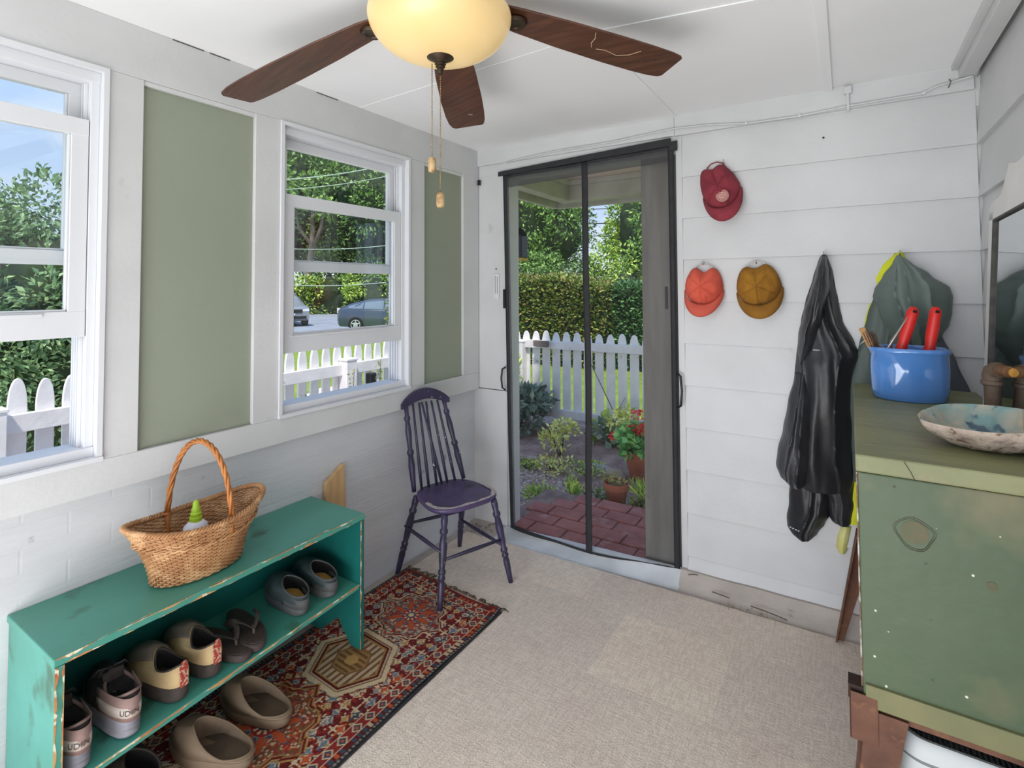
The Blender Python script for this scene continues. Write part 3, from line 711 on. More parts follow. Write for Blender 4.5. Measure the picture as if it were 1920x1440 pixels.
for x, y, z, r in ((-.19, -.02, .30, .04), (-.09, -.04, .37, .045), (-.02, .0, .49, .045), (.03, -.04, .38, .04), (.06, .02, .42, .04), (-.06, .02, .35, .035)):
    fl = MB(); P_, N_ = shell_pts((x, y, z), (r, r, r*.8), 60, .2, x, clump=8, cs=.5); leafmesh(fl, P_, .022, N_, aspect=.9)
    f_ = fl.build('flower_head', RED, pt); MB().tube([(x*.3, y*.3, .2), (x*.8, y*.8, z*.8), (x, y, z)], .003, 5).build('flower_stem', G_mid, f_)
# flower spikes outside the second window
for u_, x, y, h in ((0, -.62, -.78, .93), (1, -.62, -.45, 1.02), (2, -.62, -.24, 1.05)):
    t = empty('flower_spike', (x, y, -.11), ['short seeding flower spike at the left of the second window', 'leafy flower spike before the fence post outside the second window', 'tall flower spike at the right of the second window'][u_], 'plant')
    MB().tube([(0, 0, 0), (.01, 0, h*.5), (.02, .02, h)], [.005, .004, .002], 5).build('stem', mat('stem_olive%d' % u_, S(110, 112, 70)), t)
    fb = MB(); P_ = np.array([(.012+.03*math.cos(q*2.4)*(1-q/60), .01+.03*math.sin(q*2.4)*(1-q/60), h*(.72+.28*q/46)) for q in range(46)]); leafmesh(fb, P_, .022, aspect=.5)
    fb.build('buds', leafmat('leaf_bud%d' % u_, [S(90, 96, 50), S(140, 140, 80), S(200, 196, 150)]), t)
# small black and white garden tap / lamp outside the window
t = empty('garden_lamp', (-1.13, .19, .0), 'small black and white garden lamp fixed beside the fence post', 'lamp')
MB().box(-.03, .03, -.03, .03, .68, .76).build('lamp_head', BLACKP, t, bevel=.01)
MB().tube([(0, 0, -.12), (0, 0, .69)], .012, 8).build('lamp_stake', WHITE2, t)
MB().lathe([(.035, 0), (.02, .06)], (0, .06, .67), 12, axis=(0, 1, -.4)).build('spot_cap', SILV, t)

# porch roof outside the door -------------------------------------------
SOFF = mat('soffit_pink_boards', S(206, 188, 184), S(192, 172, 168), 3, .7, .1, 30, stretch=(1, 10, 1))
BEAM = mat('beam_grey_paint', S(186, 182, 176), S(170, 166, 158), 6, .7, .1)
struct(tag(MB().box(-.30, 2.45, .12, 1.55, 2.26, 2.34).build('porch_roof', SOFF), 'pinkish boarded ceiling of the small entrance roof', 'roof'))
struct(tag(MB().box(-.16, 2.45, 1.34, 1.45, 2.10, 2.26).box(-.16, -.06, .12, 1.34, 2.10, 2.26).box(-.06, 2.4, 1.29, 1.34, 2.22, 2.26).box(-.06, -.02, .12, 1.29, 2.22, 2.26).box(-.32, -.28, .12, 1.60, 2.08, 2.30).box(-.32, 2.45, 1.56, 1.60, 2.08, 2.30).build('porch_beam', BEAM, bevel=.004), 'pale beams framing the entrance roof', 'beam'))
t = empty('porch_lantern', (-.33, 1.0, 1.60), 'dark box lantern hanging outside left of the doorway', 'lantern')
MB().box(-.05, .05, -.05, .05, .02, .20).build('lantern_body', BLACKP, t, bevel=.008)
MB().lathe([(.075, .0), (.02, .06)], (0, 0, .20), 4).build('lantern_roof', BLACKP, t)
MB().box(-.052, .052, -.052, .052, 0, .02).build('lantern_base', mat('yellow_base', S(206, 176, 60)), t)
MB().tube([(0, 0, .26), (0, 0, .52)], .004, 5).build('hanging_wire', WIRE, t)

# ================================================================== INSIDE
# woven carpet ------------------------------------------------------
CARP = mat('woven_jute', S(250, 230, 212, 1.1), S(240, 222, 206, 1.1), 3, .95, .5, 200, stretch=(1, 1, 1))
def weave(m, sc1=150):
    n = m.node_tree; b = n.nodes['Principled BSDF']; t = n.nodes.new('ShaderNodeTexCoord')
    mp1 = n.nodes.new('ShaderNodeMapping'); mp1.inputs['Scale'].default_value = (8, 60, 1)
    mp2 = n.nodes.new('ShaderNodeMapping'); mp2.inputs['Scale'].default_value = (60, 8, 1)
    n1 = n.nodes.new('ShaderNodeTexNoise'); n2 = n.nodes.new('ShaderNodeTexNoise')
    for q, p in ((mp1, n1), (mp2, n2)):
        q.inputs['Rotation'].default_value = (0, 0, .03)
        n.links.new(t.outputs['Object'], q.inputs[0]); n.links.new(q.outputs[0], p.inputs['Vector']); p.inputs['Scale'].default_value = 2.2; p.inputs['Detail'].default_value = 3
    ad = n.nodes.new('ShaderNodeMath'); ad.operation = 'ADD'; n.links.new(n1.outputs['Fac'], ad.inputs[0]); n.links.new(n2.outputs['Fac'], ad.inputs[1])
    rp_ = n.nodes.new('ShaderNodeValToRGB'); rp_.color_ramp.elements[0].position = .42; rp_.color_ramp.elements[0].color = (.60, .57, .54, 1)
    rp_.color_ramp.elements[1].position = .58; rp_.color_ramp.elements[1].color = (1, 1, 1, 1)
    hf = n.nodes.new('ShaderNodeMath'); hf.operation = 'MULTIPLY'; hf.inputs[1].default_value = .5
    n.links.new(ad.outputs[0], hf.inputs[0]); n.links.new(hf.outputs[0], rp_.inputs[0])
    mu = n.nodes.new('ShaderNodeMixRGB'); mu.blend_type = 'MULTIPLY'; mu.inputs[0].default_value = .42
    src = b.inputs['Base Color'].links[0].from_socket
    # faded rectangular patches
    ck = n.nodes.new('ShaderNodeTexBrick'); ck.inputs['Scale'].default_value = 1; ck.inputs['Brick Width'].default_value = .42; ck.inputs['Row Height'].default_value = .40
    ck.inputs['Mortar Size'].default_value = .0; ck.inputs['Color1'].default_value = (1, 1, 1, 1); ck.inputs['Color2'].default_value = (.84, .85, .88, 1); ck.inputs['Bias'].default_value = .0
    ck.inputs['Mortar'].default_value = (1, 1, 1, 1)
    n.links.new(t.outputs['Object'], ck.inputs['Vector'])
    m2 = n.nodes.new('ShaderNodeMixRGB'); m2.blend_type = 'MULTIPLY'; m2.inputs[0].default_value = .75
    n.links.new(src, m2.inputs[1]); n.links.new(ck.outputs[0], m2.inputs[2])
    n.links.new(m2.outputs[0], mu.inputs[1]); n.links.new(rp_.outputs[0], mu.inputs[2]); n.links.new(mu.outputs[0], b.inputs['Base Color'])
weave(CARP)
N = 60; edge = [(.02+2.24*i/N, -.155+.045*(i/N)+.006*nz3(i*.7, 0, 3)) for i in range(N+1)]
poly = edge + [(2.26, -4.2), (.02, -4.2)]
cp = MB().prism(poly, 0.0005, .007, 2)
tag(cp.build('jute_carpet', CARP), 'large beige woven carpet covering the porch floor', 'carpet')
# dirt and twigs on the concrete ledge
DIRT = mat('dirt', S(104, 88, 74), S(80, 66, 54), 30, .95)
for i, (pts, lab) in enumerate((([(0, 0, 0), (.05, -.012, .004), (.10, -.02, .003), (.14, -.03, .002)], 'dark bent twig lying on the concrete ledge near the carpet edge'), ([(0, 0, 0), (.04, -.01, .003), (.075, -.014, .002)], 'short dark twig on the ledge nearest the doorway'), ([(0, 0, 0), (.025, .006, .006), (.045, -.002, .012)], 'curled dry leaf stem at the foot of the doorway frame'))):
    tag(MB().tube(pts, .0022, 5).build('twig', DIRT), lab, 'twig').location = ((1.49, -.098, .024), (1.33, -.085, .03), (1.22, -.06, .062))[i]
cr_ = MB()
for q in range(90):
    x = random.gauss(1.50, .06); y = random.gauss(-.115, .012); s_ = random.uniform(.001, .0035)
    blob(cr_, (x, y, .008+s_*.5), (s_, s_, s_*.7), q, .3, 1)
tag(cr_.build('debris', mat('grit', S(200, 192, 180), S(120, 104, 90), 60, .9)), 'scattered crumbs of grit at the carpet edge', 'debris', kind='stuff')
cr_ = MB()
for q in range(120):
    a = random.random(); x = random.gauss(.07, .05); y = -.05-abs(random.gauss(0, .05)); s_ = random.uniform(.001, .003)
    if x < -.03 or x > .18: continue
    blob(cr_, (x, y, .010+s_*.4), (s_, s_, s_*.6), q, .3, 1)
tag(cr_.build('dirt_crumbs', DIRT), 'brown dirt gathered in the corner behind the purple chair', 'dirt', kind='stuff')

# persian runner -----------------------------------------------------
def rug_colors(A, B_, W):
    """A across 0..W from the aisle edge, B_ along from the far end; returns linear rgb"""
    c = lambda r, g, b: np.array(S(r, g, b)[:3])
    red, dred, cream, navy, blue, orange, brown, gold, black, grey = c(142, 50, 46), c(104, 34, 34), c(206, 184, 150), c(70, 74, 88), c(108, 122, 136), c(188, 88, 52), c(120, 84, 58), c(176, 138, 82), c(44, 42, 46), c(140, 134, 132)
    out = np.zeros(A.shape+(3,)); out[:] = dred
    h = lambda a, b, k: np.modf(np.abs(np.sin(a*127.1+b*311.7+k*74.7)*43758.5453))[0]
    cell = h(np.floor(A/.012), np.floor(B_/.012), 1)
    out[cell > .72] = red
    def put(mask, col): out[mask] = col
    # flowers scattered over the field
    for sz, k, cols in ((.062, 2, (navy, blue, cream, orange)), (.045, 9, (cream, blue, grey, gold))):
        ia, ib = np.floor(A/sz), np.floor(B_/sz); fa, fb = A/sz-ia-.5, B_/sz-ib-.5
        r_ = np.abs(fa)+np.abs(fb); hh = h(ia, ib, k)
        for q, col in enumerate(cols):
            m = (hh > q/4) & (hh <= (q+1)/4)
            put(m & (r_ < .34) & (r_ > .24), cream if col is not cream else dred)
            put(m & (r_ <= .24), col)
            put(m & ((np.abs(fa) < .05) | (np.abs(fb) < .05)) & (r_ < .44), col)
    sp = h(np.floor(A/.005), np.floor(B_/.005), 5); put(sp > .955, cream); put((sp > .92) & (sp < .935), navy)
    # medallions
    def star(a0, b0, s_, fill, l1, l2):
        x, y = (A-a0)/s_, (B_-b0)/s_
        d = np.abs(x)+np.abs(y); e = np.maximum(np.abs(x), np.abs(y))
        k = np.minimum(d/1.12, np.maximum(e/.78, d/1.38)); zz = k+.05*np.sign(np.sin(x*16))*0 + .06*(np.floor(np.abs(x)*5) % 2)
        put(zz < 1.0, l1); put(zz < .955, l2); put(zz < .90, l1*.8); put(zz < .87, fill)
        sp2 = h(np.floor(A/.007), np.floor(B_/.007), 3)
        put((zz < .85) & (sp2 > .7), red); put((zz < .85) & (sp2 < .22), cream*.8); put((zz < .85) & (sp2 > .45) & (sp2 < .55), orange)
        ang = np.arctan2(y, x); r_ = np.hypot(x, y)
        rayr = .26+.34*np.abs(np.cos(ang*4))**3
        put(r_ < rayr+.04, navy); put(r_ < rayr, np.array(orange*.9)); put((r_ < rayr) & (np.cos(ang*8) < 0), blue)
        put(r_ < .24, red); put((r_ < .20) & (np.cos(ang*10) > .2), cream); put(r_ < .12, navy); put(r_ < .07, cream)
    def hexa(a0, b0, s_):
        x, y = (A-a0)/s_, (B_-b0)/s_
        k = np.maximum(np.abs(y)/.95, np.abs(y)*.5/.95+np.abs(x)/1.15)
        tooth = .17*np.maximum(0, np.sin(np.arctan2(y, x)*26))**.6
        put(k < 1.12+tooth, cream); put((k > 1.14) & (k < 1.19) & (tooth > .06), brown); put(k < 1.0, brown); put(k < .96, cream*.85); put(k < .92, dred*.8)
        put(k < .85, gold*.8); s2 = np.sin(x*34) > .1; put((k < .80) & s2 & (k > .5), brown); put((k < .80) & ~s2 & (k > .5), cream*.75)
        put(k < .50, brown); put(k < .45, gold*.7); put((k < .42) & (np.sin(y*40) > 0), brown*.8); put(k < .18, gold)
    m0 = W*.52
    star(m0, .245, .165, grey*.55, cream, dred); hexa(m0, .56, .140); star(m0, .90, .185, brown*.9, gold, dred); hexa(m0, 1.24, .125); star(m0, 1.56, .17, grey*.55, cream, dred)
    # borders
    eA = np.minimum(A, W-A); Lb = B_.max(); e = np.minimum(eA, np.minimum(B_, Lb-B_)+.0)
    bm_ = e < .075
    put(bm_, red*.9)
    along = np.where(eA <= np.minimum(B_, Lb-B_), B_, A)
    q = np.modf(along/.055)[0]-.5; r_ = np.abs(q)*1.1+np.abs((e-.0525)/.05)
    put(bm_ & (r_ < .42), cream); put(bm_ & (r_ < .30), navy); put(bm_ & (r_ < .13), orange)
    q = np.modf(along/.022)[0]; hq = h(np.floor(along/.022), 0*along, 8)
    s1 = (e > .017) & (e < .033)
    put(s1, dred); put(s1 & (q < .6) & (hq > .75), cream*.9); put(s1 & (q < .6) & (hq < .35), orange); put(s1 & (q < .6) & (hq >= .35) & (hq < .6), navy)
    put((e > .0335) & (e < .0365), cream); put((e > .0705) & (e < .0735), cream)
    sb = eA < .016
    put(sb, grey*.62); put(sb & (np.modf(along/.014)[0] < .30), black); put(sb & (np.modf(along/.014+.5)[0] < .18), cream*.55); put(eA < .005, black)
    put((e < .017) & (e > .0145), black)
    # wool abrash
    out *= (1+.12*np.sin(B_*23+1.3)[..., None]*.5)*(.86+.28*h(np.floor(A/.003), np.floor(B_/.003), 4)[..., None])
    return np.clip(out, 0, 1)
RW, RL = .585, 1.72
na, nb = 196, 574
aa = np.linspace(0, RW, na); bb = np.linspace(0, RL, nb); A_, B2 = np.meshgrid(aa, bb, indexing='ij')
colr = rug_colors(A_, B2, RW)
vs = []
for i in range(na):
    for k_ in range(nb):
        a, b = aa[i], bb[k_]; ed = min(a, RW-a)
        wav = .005*math.sin(b*9)*math.exp(-a/.05)
        z = .0135 + .0015*nz3(a*5, b*4, 2) + (.004*abs(math.sin(b*14))*math.exp(-a/.03)) + .010*math.exp(-(a*a+b*b)/.002)
        vs.append((.596-a+wav, -.668-b-.035*(a/RW-.0)*-1 - .012*math.sin(a*9)*math.exp(-b/.1), z))
fs = [(i*nb+k_, (i+1)*nb+k_, (i+1)*nb+k_+1, i*nb+k_+1) for i in range(na-1) for k_ in range(nb-1)]
RUGM = mat('wool_pile', (1, 1, 1, 1), rough=.95, bump=.5, bscale=260, spec=.15)
n = RUGM.node_tree; at_ = n.nodes.new('ShaderNodeAttribute'); at_.attribute_name = 'pile_colour'
n.links.new(at_.outputs['Color'], n.nodes['Principled BSDF'].inputs['Base Color'])
rug = empty('runner_rug', (.3, -1.4, .007), 'red oriental runner rug with medallions and a dark edge beside the green bench', 'rug')
# the carpet pile starts 7 mm up
mbr = MB().add([(x-.3, y+1.4, z-.007) for x, y, z in vs], fs)
ro = mbr.build('rug_pile', RUGM, rug, smooth=True)
ca = ro.data.color_attributes.new('pile_colour', 'FLOAT_COLOR', 'POINT')
ca.data.foreach_set('color', np.concatenate([colr.reshape(-1, 3), np.ones((na*nb, 1))], 1).astype(np.float32).ravel())
sl = ro.modifiers.new('thick', 'SOLIDIFY'); sl.thickness = .005; sl.offset = -1
fg = MB()
for q in range(64):
    a = RW*q/63; x0 = .596-a-.3; y0 = -.668+.035*a/RW+1.4
    L_ = random.uniform(.008, .022) if a < .40 else random.uniform(.02, .045); c_ = random.uniform(-.02, .02)
    fg.tube([(x0, y0, .005), (x0+c_*.4, y0+L_*.5, .008), (x0+c_, y0+L_, .003), (x0+c_*1.6, y0+L_*.8, .002)], .0022, 5)
fg.build('fringe', mat('fringe', S(120, 100, 78), S(74, 60, 50), 40, .95), rug)
bt = MB(); bt.tube([(.2985, .725-1.70*i/30, .004) for i in range(31)], .005, 6); bt.build('selvedge', BLACK, rug)

# shoe bench -----------------------------------------------------------
BT = mat('turquoise_paint', S(82, 160, 146), S(70, 142, 124), 4, .38, .06, 30, stretch=(1, .3, 1), c3=S(60, 104, 84), s3=7, lo3=.60, hi3=.70)
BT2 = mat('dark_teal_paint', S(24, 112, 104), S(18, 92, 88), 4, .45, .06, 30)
WEAR = mat('worn_edge_paint', S(206, 170, 110), S(176, 96, 56), 9, .7, .2, 60, c3=S(226, 220, 196), s3=30, lo3=.55, hi3=.6)
b = empty('shoe_bench', (.145, -1.61, 0), 'green painted shoe bench with worn edges along the window wall', 'bench')
bx_, by_ = .145, -1.61
y0, y1, xf = -2.08-by_, -1.145-by_, .286-bx_
xb = -.030-bx_+.0
zsh = lambda y: .236+.030*((y+by_)+1.60)/.45*.9
tp = MB().box(-.1845, xf, y0-.004, y1+.004, .500, .520); tp.build('top_board', BT, b, bevel=.003)
for yy, nm in ((y0, 1), (y1-.019, 2)):
    # side panel with a pointed cut-out at the floor
    prof = [(-.183, .0185), (-.183, .4985), (xf-.002, .4985), (xf-.002, .0185), (xf-.055, .0185), (xf-.13, .10), (-.09, .0185)]
    prof = [(p, q) for p, q in prof]
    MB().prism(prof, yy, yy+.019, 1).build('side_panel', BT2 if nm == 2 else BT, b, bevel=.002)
MB().hexa([(-.175, y0+.02, zsh(y0)-.018), (xf-.006, y0+.02, zsh(y0)-.018), (xf-.006, y1-.02, zsh(y1)-.018), (-.175, y1-.02, zsh(y1)-.018), (-.175, y0+.02, zsh(y0)), (xf-.006, y0+.02, zsh(y0)), (xf-.006, y1-.02, zsh(y1)), (-.175, y1-.02, zsh(y1))]).build('shelf_board', BT, b, bevel=.002)
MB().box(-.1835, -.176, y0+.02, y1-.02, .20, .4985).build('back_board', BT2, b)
wr = MB()
def wear_strip(p0, p1, nrm, side, wd, n_=70, thr=-.05, seed=0):
    """ragged strip of bare paint along an edge, lying on the face with normal nrm"""
    p0, p1, nrm, side = map(Vector, (p0, p1, nrm, side)); pr = None
    for i in range(n_+1):
        t_ = i/n_; v_ = nz3(t_*13, seed, 0)+.5*nz3(t_*45, seed, 4)
        w_ = max(0, v_-thr)*wd
        a_ = p0.lerp(p1, t_)+nrm*.0006; b_ = a_+side*w_
        if pr and (w_ > 0 or pr[2] > 0): wr.add([pr[0], a_, b_, pr[1]], [(0, 1, 2, 3)])
        pr = (a_, b_, w_)
wear_strip((xf, y0, .5195), (xf, y1, .5195), (1, 0, 0), (0, 0, -1), .008, thr=-.25)
wear_strip((xf, y0+.02, .501), (xf, y1, .501), (1, 0, 0), (0, 0, 1), .010, thr=-.05, seed=5)
wear_strip((xf-.001, y0, .5205), (xf-.001, y1, .5205), (0, 0, 1), (-1, 0, 0), .007, thr=-.05, seed=9)
wear_strip((xf-.002, y0+.0, .02), (xf-.002, y0+.0, .498), (1, 0, 0), (0, 1, 0), .007, thr=-.7, seed=2)
wear_strip((xf-.002, y0+.0185, .02), (xf-.002, y0+.0185, .498), (1, 0, 0), (0, -1, 0), .005, thr=-.6, seed=3)
wear_strip((xf-.002, y1-.019, .02), (xf-.002, y1-.019, .498), (1, 0, 0), (0, 1, 0), .006, thr=-.7, seed=4)
wear_strip((xf-.006, y0+.02, zsh(y0)-.001), (xf-.006, y1-.02, zsh(y1)-.001), (1, 0, 0), (0, 0, -1), .010, thr=-.5, seed=6)
wr.build('worn_edge', WEAR, b)
# raw board behind the bench
t = empty('wood_offcut', (-.015, -1.02, .0), 'raw pine board end standing against the wall behind the bench', 'board')
MB().add([(-.012, -.065, 0), (.008, -.065, 0), (.008, .062, 0), (-.012, .062, 0), (-.018, -.065, .555), (.002, -.065, .555), (.002, .03, .615), (-.018, .03, .615)], [(3, 2, 1, 0), (4, 5, 6, 7), (0, 1, 5, 4), (1, 2, 6, 5), (2, 3, 7, 6), (3, 0, 4, 7)]).build('board', WOODN, t, bevel=.001)
t.location.x = -.018
t = empty('wood_offcut', (.03, -1.09, .010), 'thin strip of raw wood standing at the foot of the bench end', 'board')
MB().box(-.010, .012, -.012, .006, 0, .30).build('board', WOODN, t, bevel=.001); t.location = (.0, -1.118, .0)

# wicker basket ---------------------------------------------------------
WIC = mat('wicker', S(196, 148, 102), S(160, 110, 68), 14, .55, .2, 80, c3=S(214, 170, 124), s3=18, lo3=.55, hi3=.7)
WICD = mat('wicker_handle', S(186, 118, 56), S(160, 96, 44), 20, .45, .2, 80)
bk = empty('wicker_basket', (.150, -1.690, .520), 'oval wicker basket with a tall arched handle on top of the green bench', 'basket')
def bas(v, a):   # v 0 bottom .. 1 rim
    rx = .082+.030*v**1.1; ry = .128+.072*v**1.6
    z = .006+v*(.150+.030*abs(math.sin(a))**2.4)
    return Vector((rx*math.cos(a), ry*math.sin(a), z))
wb = MB()
rows, seg = 27, 60
for r_ in range(rows):
    v = (r_+.5)/rows*.97; pts = []
    for i in range(seg):
        a = 2*PI*i/seg; p = bas(v, a); nrm = Vector((math.cos(a)/.1, math.sin(a)/.18, 0)).normalized()
        pts.append(p+nrm*.0036*(1 if (i+r_) % 2 else -1)*1.0)
    wb.tube(pts, .0031, 5, closed=True)
for i in range(60):
    a = 2*PI*i/60; wb.tube([bas(v, a) for v in (0, .25, .5, .75, 1)], .0022, 5)
wb.lathe([(.001, .004), (.80, .004), (.80, .008), (.001, .008)], n=30, sx=.1, sy=.155)
wb.build('woven_body', WIC, bk, smooth=True)
rm = MB()
for ph in (0, 2*PI/3, 4*PI/3):
    rm.tube([bas(1.0, 2*PI*i/200)+Vector((math.cos(2*PI*i/200)*.0055*math.cos(i*.9*40/28+ph), math.sin(2*PI*i/200)*.0055*math.cos(i*.9*40/28+ph), .0055*math.sin(i*.9*40/28+ph)+.003)) for i in range(200)], .004, 5, closed=True)
for ph in (0, PI):
    rm.tube([bas(.70, 2*PI*i/160)+Vector((math.cos(2*PI*i/160)*(.006+.003*math.cos(i*.7854+ph)), math.sin(2*PI*i/160)*(.006+.003*math.cos(i*.7854+ph)), .0035*math.sin(i*.7854+ph))) for i in range(160)], .003, 5, closed=True)
rm.build('braided_rim', WIC, bk, smooth=True)
hm = MB(); NH = 46
def hp(t_, ph, rad):
    a = PI*t_; c_ = Vector((-.100*math.cos(a), -.045+.09*t_*1.0, .165+.225*math.sin(a)**.75 if math.sin(a) > 0 else .165))
    tw = t_*34+ph
    n1 = Vector((math.cos(a), 0, -math.sin(a))); n2 = Vector((0, 1, 0))
    return c_+n1*rad*math.cos(tw)+n2*rad*math.sin(tw)
for ph in (0, 2.1, 4.2): hm.tube([hp(i/NH, ph, .0045) for i in range(NH+1)], .0050, 6)
for e in (0, 1):
    p = hp(e, 0, 0); hm.tube([p, p+Vector((0, 0, -.05)), p+Vector((.02 if e == 0 else -.02, 0, -.10))], [.009, .008, .004], 6)
    hm.tube([p+Vector((.007*math.cos(q), .012*math.sin(q), -.004+.002*math.sin(q*3))) for q in np.linspace(0, 6.2, 12)], .003, 5, closed=True)
hm.build('basket_handle', WICD, bk, smooth=True)
# bottle in the basket
bo = empty('spray_bottle', (.150, -1.700, .534), 'white plastic bottle with a lime green pointed cap inside the basket', 'bottle')
MB().lathe([(.001, 0), (.030, 0), (.032, .004), (.032, .105), (.029, .122), (.018, .134), (.014, .136)], n=24, sx=1, sy=1.15).build('bottle_body', mat('white_plastic', S(226, 228, 240), rough=.3), bo, smooth=True, auto=50)
MB().lathe([(.0175, .134), (.0175, .146), (.015, .148), (.016, .158), (.0125, .162), (.013, .170), (.010, .175), (.008, .190), (.004, .196), (.001, .197)], n=18).build('bottle_cap', mat('lime_plastic', S(168, 206, 50), rough=.35), bo, smooth=True, auto=40)

# shoes ------------------------------------------------------------------
def sprof(t, W, kind):
    base = max(0, math.sin(PI*min(1, max(0, t))**.92))**.42
    st = min(1, max(0, (t-.35)/.35)); st = st*st*(3-2*st)
    return W/2*base*(.76+.24*st)
def outline(L_, W, n=44, kind='', k=1.0):
    pts = []
    for i in range(n):
        th = 2*PI*i/n; t = (1+math.cos(th))/2
        s_ = 1 if th <= PI else -1
        cy_ = -.010*max(0, (t-.5))*2*L_/.28
        pts.append((L_*(.5+(t-.5)*k), cy_+s_*sprof(t, W*k, kind)))
    return pts
def ring(out, z, k=1.0, cx=None):
    L0 = max(p[0] for p in out)/2
    return [Vector((L0+(p[0]-L0)*k, p[1]*k, z(p[0]) if callable(z) else z)) for p in out]
def make_shoe(name, lab, cat, p, rz, L_, W, sole_h, mats, op, zop, group=None, sole_rings=None, bulge=1.0, toe_z=1.0, foot=True):
    """op: opening (x centre, half length, half width); zop(x/L) height of the top line"""
    t = empty(name, p, lab, cat, rz, group)
    out = outline(L_, W); n = len(out)
    sm = MB()
    spring = lambda h: (lambda x: h+.012*max(0, (x/L_-.75)/.25)**2 + .004*max(0, (.08-x/L_)/.08))
    rr_ = sole_rings or [(.93, 0), (.99, .15), (1.02, .5), (1.01, .85), (.98, 1.0)]
    sm.loft([ring(out, spring(sole_h*h), k) for k, h in rr_])
    sm.build('sole', mats['sole'], t, smooth=True, auto=50)
    cx_, ax, by__ = op[0]*L_, op[1]*L_, op[2]
    opn = [Vector((cx_+ax*math.cos(2*PI*i/n), -.004+by__*math.sin(2*PI*i/n)*(1 if math.cos(2*PI*i/n) < 0 else 1-.25*math.cos(2*PI*i/n)**2), 0)) for i in range(n)]
    for q in opn: q.z = zop(q.x/L_)
    rings = []
    for v in (0, .12, .28, .45, .62, .78, .9, 1.0):
        rg = []
        for i in range(n):
            o_ = out[i]; q = opn[i]; base = spring(sole_h)(o_[0])
            dist = math.hypot(o_[0]-q.x, o_[1]-q.y); flat = min(1, dist/(.30*L_))
            e = v**(1.0+.9*(1-flat))          # near-vertical walls where the opening is close
            g_ = 1-(1-v)**(1.0+1.5*flat*toe_z)
            x = o_[0]*.985*(1-e)+q.x*e + .0; y = o_[1]*.985*(1-e)+q.y*e
            x += (o_[0]-cx_)/(abs(o_[0]-cx_)+.05)*.010*math.sin(PI*v)*bulge; y += (o_[1])/(abs(o_[1])+.02)*.007*math.sin(PI*v)*bulge
            rg.append(Vector((x, y, base*(1-g_)+q.z*g_-.001*(v == 0))))
        rings.append(rg)
    um = MB(); um.loft(rings, (False, False)); um.build('upper', mats['upper'], t, smooth=True)
    # collar roll and lining
    cm = MB(); cm.tube([Vector((q.x, q.y, q.z)) for q in opn], mats.get('cr', .0035), 6, closed=True); cm.build('collar', mats['collar'], t, smooth=True)
    zi = sole_h+mats.get('zi', .006)
    lm = MB(); lm.loft([[Vector((cx_+(q.x-cx_)*k, q.y*k, q.z+(zi-q.z)*f_)) for q in opn] for k, f_ in ((.985, 0), (.97, .3), (.95, .7), (.93, 1.0))], (False, False)); lm.build('lining', mats['lining'], t, smooth=True)
    im = MB(); im.loft([ring(out, zi-.001, .90), ring(out, zi, .88)]); im.build('insole', mats['insole'], t, smooth=False)
    return t, out, opn
def heel_pt(out, i, n): return out[(n//2+i) % n]
def band_on_heel(t, out, opn, z0, z1, m, name, span=9, k=1.02, n=44, zf=None):
    """strip following the heel between two heights"""
    vs = []; idx = [(n//2-span+i) % n for i in range(2*span+1)]
    g = MB(); r1, r2 = [], []
    for i in idx:
        o_ = out[i]; r1.append((o_[0]*1.0-.0075+(.006 if 0 else 0), o_[1]*k, z0)); r2.append((o_[0]*1.0-.0065, o_[1]*k*.985, z1))
    vs = [p for pr in zip(r1, r2) for p in pr]
    g.add(vs, [(2*i, 2*i+2, 2*i+3, 2*i+1) for i in range(len(idx)-1)])
    return g.build(name, m, t, smooth=True, solid=.002)
BLK = mat('shoe_lining_black', S(24, 22, 22), rough=.95)
